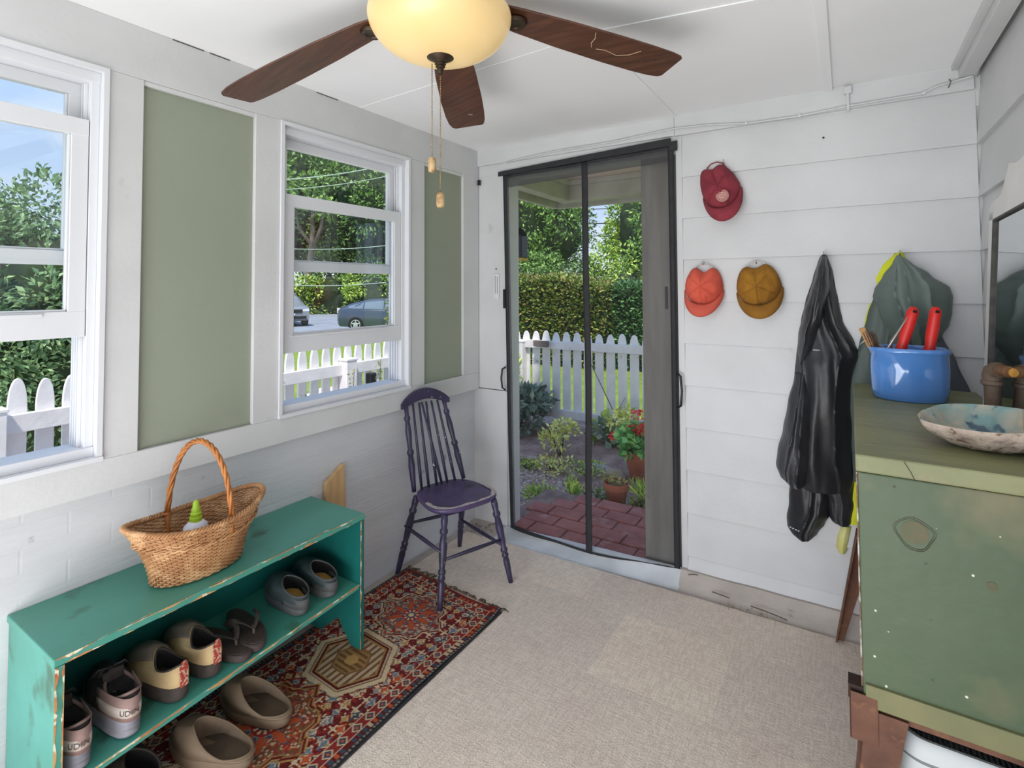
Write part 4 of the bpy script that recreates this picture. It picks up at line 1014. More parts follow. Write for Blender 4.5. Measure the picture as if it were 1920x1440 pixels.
# grey running shoes
SN_S = mat('sneaker_sole_lilac_grey', S(150, 150, 162), S(128, 122, 124), 5, .7, stretch=(1, 1, 6)); SN_U = mat('sneaker_mesh_dark', S(70, 60, 58), S(50, 44, 44), 50, .9, .5, 120)
SN_C = mat('sneaker_collar_mauve', S(156, 128, 120), S(140, 112, 106), 20, .8); SN_B = mat('sneaker_band_cream', S(206, 192, 180), rough=.6); SN_T = mat('band_lettering', S(96, 88, 90), rough=.6)
SN_L = mat('sneaker_lining_grey', S(84, 80, 82), S(68, 64, 66), 30, .95)
def sneaker(p, rz, lab):
    zo = lambda q: .118-.026*math.sin(PI*min(1, max(0, q/.55)))+.010*max(0, q-.3)
    t, out, opn = make_shoe('running_shoe', lab, 'shoe', p, rz, .285, .102, .050, dict(sole=SN_S, upper=SN_U, collar=SN_C, lining=SN_L, insole=BLK, cr=.0045), (.285, .235, .034), zo,
        sole_rings=[(.92, 0), (1.0, .10), (1.035, .25), (1.0, .38), (1.04, .55), (1.0, .68), (1.03, .85), (.98, 1.0)], group='grey running shoes')
    # heel counter, cream band with letters
    band_on_heel(t, out, opn, .050, .108, SN_C, 'heel_counter', 10, 1.00)
    b_ = band_on_heel(t, out, opn, .060, .084, SN_B, 'heel_band', 10, 1.05)
    tx = text_mesh('UDIN', .019, SN_T, 'lettering', b_, (0, 0, 0), (0, 0, 0))
    arc = [0]; hp_ = [Vector((out[(22+i) % 44][0]-.0085, out[(22+i) % 44][1]*1.05, 0)) for i in range(-12, 13)]
    for i in range(24): arc.append(arc[-1]+(hp_[i+1]-hp_[i]).length)
    mid = arc[12]
    for v_ in tx.data.vertices:
        s_ = mid+(v_.co.x-.012); k2_ = max(0, min(23, next((i for i in range(24) if arc[i+1] >= s_), 23))); f_ = (s_-arc[k2_])/(arc[k2_+1]-arc[k2_])
        p_ = hp_[k2_].lerp(hp_[k2_+1], f_); nn_ = (hp_[k2_+1]-hp_[k2_]).normalized(); nn_ = Vector((-nn_.y, nn_.x, 0)); nn_ = nn_ if nn_.x < 0 or abs(nn_.x) < .2 and nn_.y*p_.y > 0 else -nn_
        zz_ = v_.co.y+.072; v_.co = p_+nn_*(.0012+v_.co.z); v_.co.z = zz_
    lm_ = MB()
    for q in range(5):
        x = .150+.020*q; z = .118-.012*q; lm_.tube([(x, -.026, z-.008), (x+.004, -.012, z+.003), (x, .0, z+.005), (x+.004, .012, z+.003), (x, .026, z-.008)], .0032, 5)
    lm_.tube([(.15, 0, .122), (.14, .03, .135), (.16, .045, .11), (.15, .01, .125)], .002, 5)
    lm_.tube([(.15, 0, .122), (.135, -.03, .132), (.155, -.045, .11), (.15, -.01, .125)], .002, 5)
    lm_.build('laces', SN_L, t, smooth=True)
    MB().loft([[(.12, -.024, .10), (.12, .024, .10), (.12, .024, .105), (.12, -.024, .105)], [(.130, -.026, .124), (.130, .026, .124), (.134, .026, .124), (.134, -.026, .124)]]).build('tongue', SN_U, t, bevel=.002)
    return t
SZ = lambda y: zsh(y-by_)+.0005
sneaker((.270, -2.018, SZ(-2.018)), PI+.05, 'grey running shoe with lettering on its cream heel band, against the left bench end')
sneaker((.272, -1.912, SZ(-1.912)), PI-.02, 'grey running shoe beside the lettered one, nearer the tan shoes')
# tan slip-ons with red heel pattern
TN_S = mat('dark_rubber', S(70, 60, 54), S(56, 48, 44), 20, .85, .3, 60); TN_U = mat('tan_suede', S(206, 178, 134), S(186, 158, 114), 12, .9, .15, 120); TN_T = mat('taupe_toe', S(124, 110, 98), S(106, 94, 84), 14, .85)
TN_R = mat('red_woven_tape', S(170, 64, 54), S(206, 176, 150), 130, .9, lo=.50, hi=.56)
def tan(p, rz, lab):
    zo = lambda q: .104-.026*math.sin(PI*min(1, max(0, q/.50)))+.065*max(0, q-.30)
    t, out, opn = make_shoe('slip_on_shoe', lab, 'shoe', p, rz, .275, .104, .036, dict(sole=TN_S, upper=TN_U, collar=TN_S, lining=BLK, insole=BLK, cr=.003), (.24, .205, .032), zo,
        sole_rings=[(.92, 0), (1.0, .1), (1.05, .4), (1.06, .8), (1.02, 1.15)], group='tan slip-on shoes')
    # toe overlay
    n_ = 44; g = MB(); ri = []
    for v in np.linspace(0, 1, 7):
        rg = []
        for i in range(-7, 8):
            o_ = out[i % n_]; q = opn[i % n_]
            g_ = 1-(1-v)**2.0; x = o_[0]*(1-v)+(q.x+.008)*v; y = o_[1]*(1-v)+q.y*v
            rg.append(Vector((x+.008*math.sin(PI*v)+.003, y*1.02+math.copysign(.008, y)*math.sin(PI*v)*1.0, .040*(1-g_)+(q.z)*g_+.0045)))
        ri.append(rg)
    g.loft(ri, (False, False), closed=False); g.build('toe_cap', TN_T, t, smooth=True, solid=.0015)
    # heel tape
    MB().loft([[(-.008, -.011, .045), (-.008, .011, .045), (-.005, .011, .045), (-.005, -.011, .045)], [(-.0035, -.011, .098), (-.0035, .011, .098), (.0, .011, .098), (.0, -.011, .098)]]).build('heel_tape', TN_R, t)
    MB().loft([[(-.004, -.006, .09), (-.004, .006, .09), (-.001, .006, .09), (-.001, -.006, .09)], [(-.006, -.006, .112), (-.006, .006, .112), (-.002, .006, .112), (-.002, -.006, .112)]]).build('pull_tab', TN_R, t)
    return t
tan((.262, -1.785, SZ(-1.785)), PI+.10, 'tan slip-on shoe with red heel tape, next to the running shoes')
tan((.258, -1.690, SZ(-1.690)), PI+.04, 'tan slip-on shoe with red heel tape, next to the flip-flops')
# flip-flops
FF = mat('flipflop_dark', S(86, 74, 70), S(66, 56, 54), 14, .85, .3, 80); FF2 = mat('flipflop_strap', S(104, 92, 84), S(80, 70, 66), 20, .8, .2, 80)
def flip(p, rz, lab):
    t = empty('flip_flop', p, lab, 'sandal', rz, 'dark flip-flops')
    out = outline(.265, .098)
    MB().loft([ring(out, 0, .97), ring(out, .006, 1.0), ring(out, .018, 1.0), ring(out, .021, .97)]).build('sole', FF, t, smooth=True, auto=40)
    MB().loft([ring(out, .0205, .90), ring(out, .0225, .88)]).build('footbed', mat('footbed_brown', S(78, 64, 56), S(60, 50, 46), 20, .9), t)
    for s_ in (-1, 1):
        pts = []
        for q in np.linspace(0, 1, 9):
            pts.append((.195-.105*q, s_*.044*math.sin(q*PI/2)**.8, .024+.030*math.sin(PI*min(1, .12+.88*q)**.9)))
        rings_ = []
        for i, q in enumerate(pts):
            w_ = .008+.013*(i/8)**.8; rings_.append([(q[0]-w_, q[1], q[2]-.001), (q[0]-w_, q[1]+s_*.002, q[2]+.003), (q[0]+w_, q[1]+s_*.002, q[2]+.003), (q[0]+w_, q[1], q[2]-.001)])
        MB().loft(rings_).build('strap', FF2, t, smooth=True, auto=50)
    MB().tube([(.197, 0, .018), (.196, 0, .034), (.188, 0, .045)], .0045, 8).build('toe_post', FF2, t, smooth=True)
    return t
flip((.015, -1.625, SZ(-1.6)), .12, 'dark flip-flop next to the tan shoes, its toe end outward')
flip((.020, -1.510, SZ(-1.49)), -.18, 'dark flip-flop nearer the dark clogs, partly behind the other one')
# dark clogs
CL_U = mat('clog_charcoal', S(62, 74, 76), S(48, 58, 60), 10, .6, .1, 60); CL_I = mat('cork_insole', S(220, 166, 86), S(190, 136, 66), 14, .8); CL_S = mat('clog_sole', S(92, 92, 92), S(72, 72, 72), 12, .7)
def clog(p, rz, lab):
    zo = lambda q: .066+.060*max(0, q-.08)
    t, out, opn = make_shoe('clog', lab, 'shoe', p, rz, .262, .098, .030, dict(sole=CL_S, upper=CL_U, collar=CL_S, lining=BLK, insole=CL_I, cr=.003, zi=.016), (.27, .245, .036), zo, group='charcoal clogs')
    band_on_heel(t, out, opn, .028, .060, CL_S, 'heel_wrap', 9, 1.02)
    return t
clog((.255, -1.385, SZ(-1.385)), PI-.10, 'charcoal clog with tan insole, left one of the pair by the right bench end')
clog((.262, -1.268, SZ(-1.268)), PI-.06, 'charcoal clog with tan insole, against the right bench end')
# brown foam clogs on the rug
CR = mat('brown_foam', S(128, 108, 86), S(106, 88, 70), 8, .65, .1, 60); CRI = mat('shaded_footbed', S(92, 74, 56), S(66, 54, 42), 9, .8)  # brown footbed, its colour darkened to carry the shading inside the clog
def croc(p, rz, lab, strap=True):
    zo = lambda q: .041+.050*max(0, min(1, (q-.22)/.42))**1.2
    t, out, opn = make_shoe('foam_clog', lab, 'shoe', p, rz, .285, .112, .030, dict(sole=CR, upper=CR, collar=CR, lining=CR, insole=CRI, cr=.0030), (.355, .335, .049), zo, group='brown foam clogs')
    return t
croc((.400, -1.665, .0175), PI+.32, 'brown foam clog on the rug, the nearer of the pair')
croc((.362, -1.520, .0175), PI+.20, 'brown foam clog on the rug, the farther one partly behind the other')
# dark shoe under the bench
DKS = mat('dark_shoe', S(72, 60, 52), S(50, 42, 38), 12, .8, .2, 60)
t, o1, o2 = make_shoe('work_shoe', 'dark brown shoe in the shade under the bench, left of the foam clogs', 'shoe', (.30, -1.865, .0175), PI+.1, .28, .10, .03, dict(sole=TN_S, upper=DKS, collar=DKS, lining=BLK, insole=BLK, cr=.003), (.28, .23, .034), lambda q: .075+.05*max(0, q-.2))

# purple chair --------------------------------------------------------------
PUR = mat('purple_paint', S(92, 78, 120), S(74, 62, 96), 8, .4, .08, 60, c3=S(40, 40, 58), s3=9, lo3=.60, hi3=.72)
PURD = mat('dark_purple_paint', S(62, 54, 84), S(50, 46, 66), 10, .4, .08, 60, c3=S(206, 200, 204), s3=42, lo3=.69, hi3=.71)
CHIP = mat('chipped_white', S(206, 194, 190), S(170, 158, 158), 40, .7)
ch = empty('spindle_chair', (.25, -.565, 0), 'purple painted spindle-back wooden chair in the corner', 'chair', math.radians(-19))
def seat_ring(k, z):
    pts = []
    for i in range(40):
        a = 2*PI*i/40; c_, s_ = math.cos(a), math.sin(a)
        ex = 3.2; r_ = (abs(c_)**ex+abs(s_)**ex)**(-1/ex)
        x = r_*c_*.168*k-.008; y = r_*s_*(.172+.022*(x/.16))*k+.012
        pts.append((x, y, z))
    return pts
MB().loft([seat_ring(.90, .372), seat_ring(.98, .378), seat_ring(1.0, .386), seat_ring(1.0, .396), seat_ring(.97, .400), seat_ring(.80, .396), seat_ring(.4, .392), seat_ring(.05, .391)]).build('seat', PUR, ch, smooth=True, auto=60)
cw = MB(); pr = None
for i in range(-9, 11):
    for (k0, k1, z) in ((1.003, .86, .4008),):
        a = 2*PI*i/40
        w_ = max(0, .55+.9*nz3(i*1.7, 3, 1)+.4*nz3(i*5.1, 9, 1))*.13
        o1_ = seat_ring(.995, z)[i % 40]; o2_ = seat_ring(.985-w_, z+.0004)[i % 40]
        if pr: cw.add([pr[0], o1_, o2_, pr[1]], [(0, 1, 2, 3)])
        pr = (o1_, o2_)
cw.build('chipped_edge', CHIP, ch)
def turned(p0, p1, prof, nm, m, n=12):
    p0, p1 = Vector(p0), Vector(p1); pts = [p0.lerp(p1, t_) for t_, r_ in prof]
    return MB().tube(pts, [r_ for t_, r_ in prof], n).build(nm, m, ch, smooth=True)
LEGP = [(0, .011), (.10, .013), (.26, .0155), (.30, .012), (.315, .0165), (.335, .0165), (.35, .012), (.375, .017), (.40, .017), (.42, .012), (.5, .0155), (.66, .019), (.78, .013), (.80, .0185), (.83, .0185), (.85, .013), (.93, .0165), (1, .014)]
for f_, tp_ in (((-.196, -.192, .0), (-.13, -.125, .378)), ((.195, -.188, .0135), (.13, -.125, .378)), ((.21, .185, .0), (.13, .145, .378)), ((-.236, .19, .0), (-.13, .145, .378))):
    if f_[1] > 0 or f_[0] < 0: f_ = (f_[0], f_[1], .0075)
    turned(f_, tp_, LEGP, 'leg', PURD)
for p0, p1 in (((.165, -.158, .20), (.175, .168, .20)), ((-.165, -.158, .245), (-.18, .165, .215)), ((-.17, -.165, .235), (.165, -.162, .235)), ((-.19, .165, .17), (.18, .165, .17))):
    turned(p0, p1, [(0, .006), (.5, .0095), (1, .006)], 'stretcher', PURD, 8)
POST = [(0, .011), (.08, .012), (.30, .0165), (.42, .012), (.44, .017), (.47, .017), (.49, .011), (.7, .0155), (.82, .011), (.84, .0155), (.87, .0155), (.89, .010), (1, .011)]
for p0, p1 in (((-.148, -.128, .395), (-.205, -.143, .800)), ((-.150, .160, .395), (-.208, .075, .800))): turned(p0, p1, POST, 'back_post', PURD)
SPN = [(0, .0065), (.25, .0085), (.5, .007), (1, .0055)]
for y0_, y1_ in ((-.085, -.105), (-.045, -.070), (.000, -.030), (.030, -.055), (.062, .000), (.108, .035)):
    turned((-.150, y0_, .393), (-.206, y1_, .808), SPN, 'spindle', PURD, 8)
cr_ = []
for i in range(17):
    s_ = -1+2*i/16; y = -.035+.137*s_; top = .876-.062*abs(s_)**2.0; bot = .822-.042*abs(s_)**1.8
    xx = -.212+.012*s_*s_
    if abs(s_) == 1: top = .812; bot = .788
    cr_.append([(xx-.010, y, bot), (xx+.010, y, bot), (xx+.008, y, top), (xx-.012, y, top)])
MB().loft(cr_).build('crest_rail', PURD, ch, smooth=True, auto=40, bevel=.002)

# ceiling fan -----------------------------------------------------------------
fc = Vector((.980, -1.523, 0))
WALN = mat('walnut_blade', S(96, 60, 42), S(70, 42, 30), 5, .38, .05, 30, stretch=(1.5, 14, 4), c3=S(120, 80, 56), s3=3, lo3=.6, hi3=.8)
fan = empty('ceiling_fan', (fc.x, fc.y, CZ), 'ceiling fan with dark walnut blades and a glowing cream glass bowl', 'ceiling fan')
Z = lambda z: z-CZ
MB().lathe([(.001, 0), (.085, 0), (.085, -.02), (.105, -.03), (.115, -.05), (.115, -.085), (.10, -.098), (.06, -.104), (.001, -.104)], n=32).build('motor_housing', DARKM, fan, smooth=True, auto=40)
tilt = Vector((.032, .060))
def bz(r_, a, base): return base+r_*(tilt.x*math.cos(a)+tilt.y*math.sin(a))
for k_ in range(5):
    a = math.radians(50+72*k_); ca_, sa_ = math.cos(a), math.sin(a)
    bl = MB(); rings = []
    prof = [(.17, .044, .044), (.22, .056, .052), (.35, .066, .066), (.50, .069, .076), (.60, .066, .079), (.655, .060, .078), (.684, .050, .073), (.692, .036, .066)]
    for r_, w1, w2 in prof:
        zc = Z(2.102)-(r_-.21)*.225
        dz = .008
        rg = []
        for w_, s_ in ((w1, 1), (-w2, -1)):
            for hh in (-.003, .003):
                x = r_*ca_-w_*sa_; y = r_*sa_+w_*ca_
                rg.append(Vector((x, y, zc+(tilt.x*x+tilt.y*y)-dz*s_*.6+hh*s_)))
        rings.append(rg)
    bl.loft(rings); o = bl.build('fan_blade', WALN, fan, smooth=True, auto=30, bevel=.0015)
    zc = Z(2.098)+(tilt.x*ca_+tilt.y*sa_)*.21
    MB().lathe([(.001, -.006), (.018, -.007), (.020, -.010), (.030, -.010), (.034, -.004), (.034, 0), (.001, 0)], (ca_*.205, sa_*.205, zc-.003), 24).build('blade_medallion', DARKM, o, smooth=True, auto=40)
    MB().box(-.0, .15, -.014, .014, -.006, .002, Matrix.Translation((ca_*.06, sa_*.06, zc+.012)) @ Matrix.Rotation(a, 4, 'Z')).build('blade_arm', DARKM, o, bevel=.002)
    if k_ in (0, 1):
        sx_ = MB()
        f_ = lambda r_, w_: Vector((r_*ca_-w_*sa_, r_*sa_+w_*ca_, Z(2.102)-(r_-.21)*.225+tilt.x*(r_*ca_-w_*sa_)+tilt.y*(r_*sa_+w_*ca_)-.0048-w_*.07))
        pts = [(.42, -.06), (.43, -.035), (.43, -.01), (.44, .008)] if k_ == 0 else [(.60, -.02), (.605, -.035)]
        sx_.tube([f_(*q) for q in pts], .0012, 4)
        if k_ == 0: sx_.tube([f_(*q) for q in ((.455, .01), (.48, .002), (.52, .01), (.55, -.01), (.57, -.045))], .0010, 4)
        sx_.build('scratch', mat('scratch_%d' % k_, S(196, 168, 136), rough=.7), o)
BOWL = bpy.data.materials.new('glowing_bowl_glass'); BOWL.use_nodes = True
pb = BOWL.node_tree.nodes['Principled BSDF']; pb.inputs['Base Color'].default_value = S(226, 196, 140); pb.inputs['Roughness'].default_value = .25
pb.inputs['Emission Color'].default_value = (1.0, .72, .34, 1); pb.inputs['Emission Strength'].default_value = .27
prof = [(.036, Z(1.982))]
for q in range(1, 15):
    a = q/14*PI/2; prof.append((.036+.150*math.sin(a)**.92, Z(1.982)+.106*(1-math.cos(a))**.9))
prof += [(.184, Z(2.096)), (.176, Z(2.104)), (.12, Z(2.108))]
MB().lathe(prof, n=48, caps=(True, True)).build('light_bowl', BOWL, fan, smooth=True, auto=60)
MB().lathe([(.001, Z(1.940)), (.006, Z(1.940)), (.010, Z(1.950)), (.008, Z(1.954)), (.013, Z(1.958)), (.010, Z(1.961)), (.015, Z(1.965)), (.012, Z(1.968)), (.016, Z(1.972)), (.035, Z(1.982)), (.039, Z(1.992)), (.036, Z(1.996)), (.001, Z(1.996))], n=28).build('finial', DARKM, fan, smooth=True, auto=50)
for (dx, dy, z0, z1, nm) in ((-.018, -.012, 1.965, 1.722, 1), (.0, .0, 1.932, 1.630, 2)):
    cm = MB(); nn = int((z0-z1)/.0062)
    for q in range(nn): 
        bm_z = Z(z0)-q*.0062
        cm.lathe([(.0003, -.0022), (.0018, -.001), (.0018, .001), (.0003, .0022)], (dx, dy, bm_z), 6)
    cm.tube([(dx, dy, Z(z0)), (dx, dy, Z(z1))], .0007, 4)
    o = cm.build('pull_chain', BRASS, fan, smooth=True)
    MB().lathe([(.002, 0), (.0095, -.004), (.011, -.012), (.011, -.030), (.0095, -.038), (.005, -.041), (.001, -.041)], (dx, dy, Z(z1)), 14).build('pull_knob', mat('pull_wood_%d' % nm, S(204, 176, 130), S(150, 112, 70), 60, .35), o, smooth=True)

# mesh door curtain ------------------------------------------------------------
mc = empty('mesh_door_curtain', (.69, -.012, .03), 'black-edged magnetic mesh curtain hung over the doorway', 'door curtain')
MX, MZ = .69, .03
def cp_(u, v):      # u 0..1 across, v 0..1 bottom to top -> local
    xl = .230-.045*v**1.0; xr = 1.176-.004*v
    x = xl+(xr-xl)*u
    sag = -.034*math.sin(PI*min(1, u/.9)*.72)*math.exp(-v*9)
    zb = .028+.034*u; zt = 2.040+.030*u
    z = zb+(zt-zb)*v+sag
    y = -.006-.05*math.sin(PI*u)*math.exp(-v*5)*.6-.004*math.sin(u*14+v*5)-.006*math.sin(v*11)*math.sin(PI*u)
    return Vector((x-MX, y+.0, z-MZ))
def sheet(us, vs_, nm, m, th=.0008, off=0):
    g = MB(); pts = [cp_(u, v)+Vector((0, off, 0)) for u in us for v in vs_]; k2 = len(vs_)
    g.add(pts, [(i*k2+j_, (i+1)*k2+j_, (i+1)*k2+j_+1, i*k2+j_+1) for i in range(len(us)-1) for j_ in range(k2-1)])
    return g.build(nm, m, mc, smooth=True, solid=th)
VV = list(np.linspace(0, 1, 50)); 
g = MB()
US = list(np.linspace(0, 1, 40)); pts = [cp_(u, v) for u in US for v in VV]; k2 = len(VV)
g.add(pts, [(i*k2+j_, (i+1)*k2+j_, (i+1)*k2+j_+1, i*k2+j_+1) for i in range(len(US)-1) for j_ in range(k2-1)]); g.build('mesh_screen', MESHM, mc, smooth=True)
sheet([0, .01, .022], VV, 'side_binding', BLACK, .003, -.003)
sheet([.972, .985, 1.0], VV, 'side_binding', BLACK, .003, -.003)
sheet([.505, .516, .528, .540], VV, 'centre_strip', BLACK, .004, -.003)
sheet(US, [0, .005, .011], 'hem', BLACK, .003, -.003)
sheet(US, [.990, .995, 1.0], 'head_band', BLACK, .003, -.003)
sheet(US, [.962, .975, .989], 'head_gather', seethru('gathered_head', (.10, .10, .105, 1), .5), .001, -.002)
GF = mat('grey_fabric_edge', S(112, 112, 114), rough=.9)
sheet([.022, .030, .036], VV, 'side_gather', seethru('gathered_mesh', (.12, .12, .13, 1), .6), .001, -.002)
hb_ = MB().hexa([(.155-MX, -.014, 2.035-MZ), (1.16-MX, -.014, 2.066-MZ), (1.16-MX, -.004, 2.066-MZ), (.155-MX, -.004, 2.035-MZ), (.155-MX, -.014, 2.062-MZ), (1.16-MX, -.014, 2.104-MZ), (1.16-MX, -.004, 2.104-MZ), (.155-MX, -.004, 2.062-MZ)])
hb_.hexa([(1.15-MX, -.013, 2.04-MZ), (1.19-MX, -.013, 2.04-MZ), (1.19-MX, -.004, 2.04-MZ), (1.15-MX, -.004, 2.04-MZ), (1.15-MX, -.013, 2.085-MZ), (1.19-MX, -.013, 2.088-MZ), (1.19-MX, -.004, 2.088-MZ), (1.15-MX, -.004, 2.085-MZ)])
hb_.build('head_strip', BLACK, mc, bevel=.002)
def pull(x, z0, z1, sgn, nm):
    MB().tube([(x-MX, -.018, z0-MZ), (x-MX+sgn*.018, -.026, z0-MZ+.012), (x-MX+sgn*.024, -.028, (z0+z1)/2-MZ), (x-MX+sgn*.018, -.026, z1-MZ-.012), (x-MX, -.018, z1-MZ)], .0055, 8).build(nm, BLACKP, mc, smooth=True)
pull(1.176, .812, .975, 1, 'pull_handle'); pull(.206, .80, .93, -1, 'pull_handle')
MB().box(.188-MX, .200-MX, -.016, -.004, 1.265-MZ, 1.375-MZ).build('hinge_plate', BLACKP, mc, bevel=.001)
MB().box(-.012+.018-MX, .018-.002+.006-MX, -.012, -.001, 2.00-MZ, 2.03-MZ).build('corner_clip', BLACKP, mc)

# thermometer on the left board
t = empty('wall_thermometer', (.128, -.001, 1.32), 'small white wall thermometer left of the doorway', 'thermometer')
MB().box(-.019, .019, -.010, 0, 0, .145).build('backing_plate', WHITE2, t, bevel=.003)
MB().tube([(-.004, -.0125, .03), (-.004, -.0125, .135)], .0022, 6).build('glass_tube', mat('tube_grey', S(170, 168, 166), rough=.3), t)
MB().box(.008, .012, -.0112, -.0100, .03, .13).build('scale_marks', mat('scale_grey', S(150, 150, 150)), t)
for x, z in ((.122, 1.50), (.018, 1.62)):
    pass
tag(MB().lathe([(.004, 0), (.0045, .004), (.001, .006)], n=8, axis=(0, -1, 0)).build('nail', mat('nail_dark', S(60, 56, 54))), 'dark nail above the thermometer', 'nail').location = (.125, -.001, 1.495)
tag(MB().lathe([(.004, 0), (.0045, .004), (.001, .006)], n=8, axis=(0, -1, 0)).build('nail', mat('nail_dark2', S(50, 46, 44))), 'dark nail head high on the right siding', 'nail').location = (1.795, -.006, 2.008)

# cable along the frieze --------------------------------------------------------
cb_ = empty('wall_cable', (1.2, -.03, 2.14), 'white painted cable clipped along the top of the back wall', 'cable')
PX = [(-.98, .0, -.03), (-.7, 0, -.012), (-.35, 0, -.012), (-.02, 0, .005), (.14, 0, -.004), (.30, 0, -.026), (.51, 0, -.030), (.69, 0, -.020), (.93, 0, -.018), (.965, 0, .0), (1.04, 0, .012), (1.075, -.005, .016)]
sm_ = []
for i in range(len(PX)-1):
    for q in range(5): sm_.append(Vector(PX[i]).lerp(Vector(PX[i+1]), q/5))
sm_.append(Vector(PX[-1]))
MB().tube(sm_, .0042, 6).build('cable', WHITE, cb_, smooth=True)
for x, z in ((.51, -.03), (.93, -.018), (.30, -.026)): MB().box(x-.005, x+.005, -.007, .004, z-.006, z+.006).build('cable_clip', WHITE, cb_, bevel=.001)
t = empty('cable_junction', (1.885, -.022, 2.10), 'white painted bracket hanging down from the ceiling onto the cable', 'bracket')
MB().box(-.014, .014, -.016, .0, .07, .10).box(-.005, .005, -.012, .0, .0, .075).build('bracket', WHITE, t, bevel=.002)
t = empty('screw_hook', (2.205, -.024, 2.13), 'small hook high in the right back corner', 'hook')
MB().tube([(0, 0, 0), (0, -.02, .002), (.004, -.028, .015), (.0, -.02, .026)], .002, 6).build('hook', mat('hook_dark', S(110, 106, 100), rough=.4, metal=.5), t)

# hats on hooks ---------------------------------------------------------------------
HOOK = mat('hook_steel', S(190, 186, 180), rough=.3, metal=.8)
def hook(x, z, lab):
    o = MB().tube([(0, 0, .012), (0, -.010, .006), (0, -.026, .002), (0, -.032, .010), (0, -.030, .018)], .0022, 6).build('wall_hook', HOOK, smooth=True)
    o.location = (x, -.008, z); return tag(o, lab, 'hook')
def cap(lab, loc, roll_, m, mb_, w_, h, brim_h, patch=False, slump=0, arch=.35):
    """cap seen from the front while it hangs by its rear strap: domed crown with six seams, visor hanging below"""
    t = empty('baseball_cap', loc, lab, 'cap'); t.rotation_euler = (0, roll_, 0)
    n_ = 72; K = 16; c0 = Vector((0, 0, h*.46)); rings = []
    def sil(a):
        c_, s_ = math.cos(a), math.sin(a)
        if s_ >= 0:
            ex = 2.3; r_ = (abs(c_)**ex+abs(s_)**ex)**(-1/ex); x, z = r_*c_*w_/2*(1-.16*max(0, s_)), r_*s_*h*.54
            z -= arch*h*.22*math.exp(-(x/(w_*.20))**2)*(s_ > .3)
        else:
            x, z = c_*w_/2, s_*h*.46
        return Vector((x+slump*max(0, z)*.5, 0, z))
    for k in range(K+1):
        v = k/K; rr_ = math.cos(v*PI/2)
        dep = .088*math.sin(v*PI/2)**.9
        rg = []
        for i in range(n_):
            a = 2*PI*i/n_; p = sil(a)*rr_
            seam = abs(math.sin(3*(a-PI/2)))
            dd_ = dep-.0045*max(0, 1-seam*5)*math.sin(v*PI)**.4*1.0-.006*(1-seam)**3*math.sin(PI*v)
            wr_ = .011*nz3(p.x*26+loc[0]*30, p.z*20, 2)*math.sin(PI*min(1, v*1.1)) + .007*nz3(p.x*55, p.z*45+loc[0]*9, 7)*math.sin(PI*min(1, v))
            y = -.010-dd_-wr_ + .030*max(0, p.z/(h*.5))*math.sin(v*PI/2)
            rg.append(Vector((c0.x+p.x, min(y, -.003), c0.z+p.z)))
        rings.append(rg)
    back = [Vector((c0.x+sil(2*PI*i/n_).x*.97, 0, c0.z+sil(2*PI*i/n_).z*.97)) for i in range(n_)]
    MB().loft([back]+rings, (True, True)).build('crown', m, t, smooth=True)
    MB().lathe([(.001, .004), (.005, .003), (.0065, 0)], (0, rings[-1][0].y+.001, c0.z), 12, axis=(0, -1, 0)).build('crown_button', m, t, smooth=True)
    bmh = []; nb_ = 28
    for v in np.linspace(0, 1, 9):
        rg = []
        for i in range(nb_+1):
            a = PI+PI*i/nb_; c_, s_ = math.cos(a), math.sin(a)
            top = Vector((c_*w_*.485, -.020-.060*abs(s_), c0.z-h*.06+s_*h*.34))
            bot = Vector((c_*w_*.52*(1-.0*v), -.014-.085*abs(s_)**1.2, c0.z-h*.10+s_*(h*.40+brim_h)))
            p = top.lerp(bot, v); p.y -= .012*math.sin(PI*v)*abs(s_)
            rg.append(p)
        bmh.append(rg)
    MB().loft(bmh, (False, False), closed=False).build('brim', mb_, t, smooth=True, solid=.004)
    zt = c0.z+h*.50
    MB().tube([(-w_*.26, -.010, zt-.030), (-w_*.20, -.012, zt-.008), (-w_*.08, -.014, zt+.003), (w_*.08, -.014, zt+.003), (w_*.20, -.012, zt-.008), (w_*.26, -.010, zt-.030)], .0028, 6).build('rear_strap', HOOK if not patch else m, t, smooth=True)
    if patch:
        pm = mat('patch_cream', S(214, 170, 160), rough=.8); c1 = Vector((.010, 0, .062)); yy = -.098
        MB().lathe([(.001, .0), (.027, .0), (.027, .012), (.001, .012)], (c1.x, yy+.010, c1.z), 28, axis=(0, -1, .30)).build('patch', pm, t)
        g = MB(); q_ = Vector((0, 0, 1)).rotation_difference(Vector((0, -1, .30)))
        PP = lambda x, y: Vector((c1.x, yy+.010, c1.z))+q_ @ Vector((x, y, .0125))
        for r_ in (.0245, .0175): g.tube([PP(r_*math.cos(q), r_*math.sin(q)) for q in np.linspace(0, 2*PI, 30)[:-1]], .0010, 4, closed=True)
        for q in range(14):
            a = q*2*PI/14; g.tube([PP(.019*math.cos(a), .019*math.sin(a)), PP(.023*math.cos(a+.12), .023*math.sin(a+.12))], .0012, 4)
        for q in (-.008, 0, .008): g.tube([PP(-.011, q), PP(-.004, q+.003), PP(.004, q-.002), PP(.011, q+.002)], .0013, 4)
        g.build('patch_stitching', mat('patch_red', S(150, 50, 58), rough=.8), t)
    return t
MAR = mat('maroon_cotton', S(148, 54, 66), S(128, 42, 54), 14, .9, .3, 120); COR = mat('coral_cotton', S(224, 98, 76), S(206, 84, 64), 10, .9, .25, 120); COR2 = mat('coral_brim', S(206, 92, 74), rough=.9)
MUS = mat('mustard_corduroy', S(168, 116, 30), S(136, 90, 20), 10, .9, .4, 140); MUS2 = mat('mustard_brim', S(150, 102, 30), S(134, 90, 24), 10, .9)
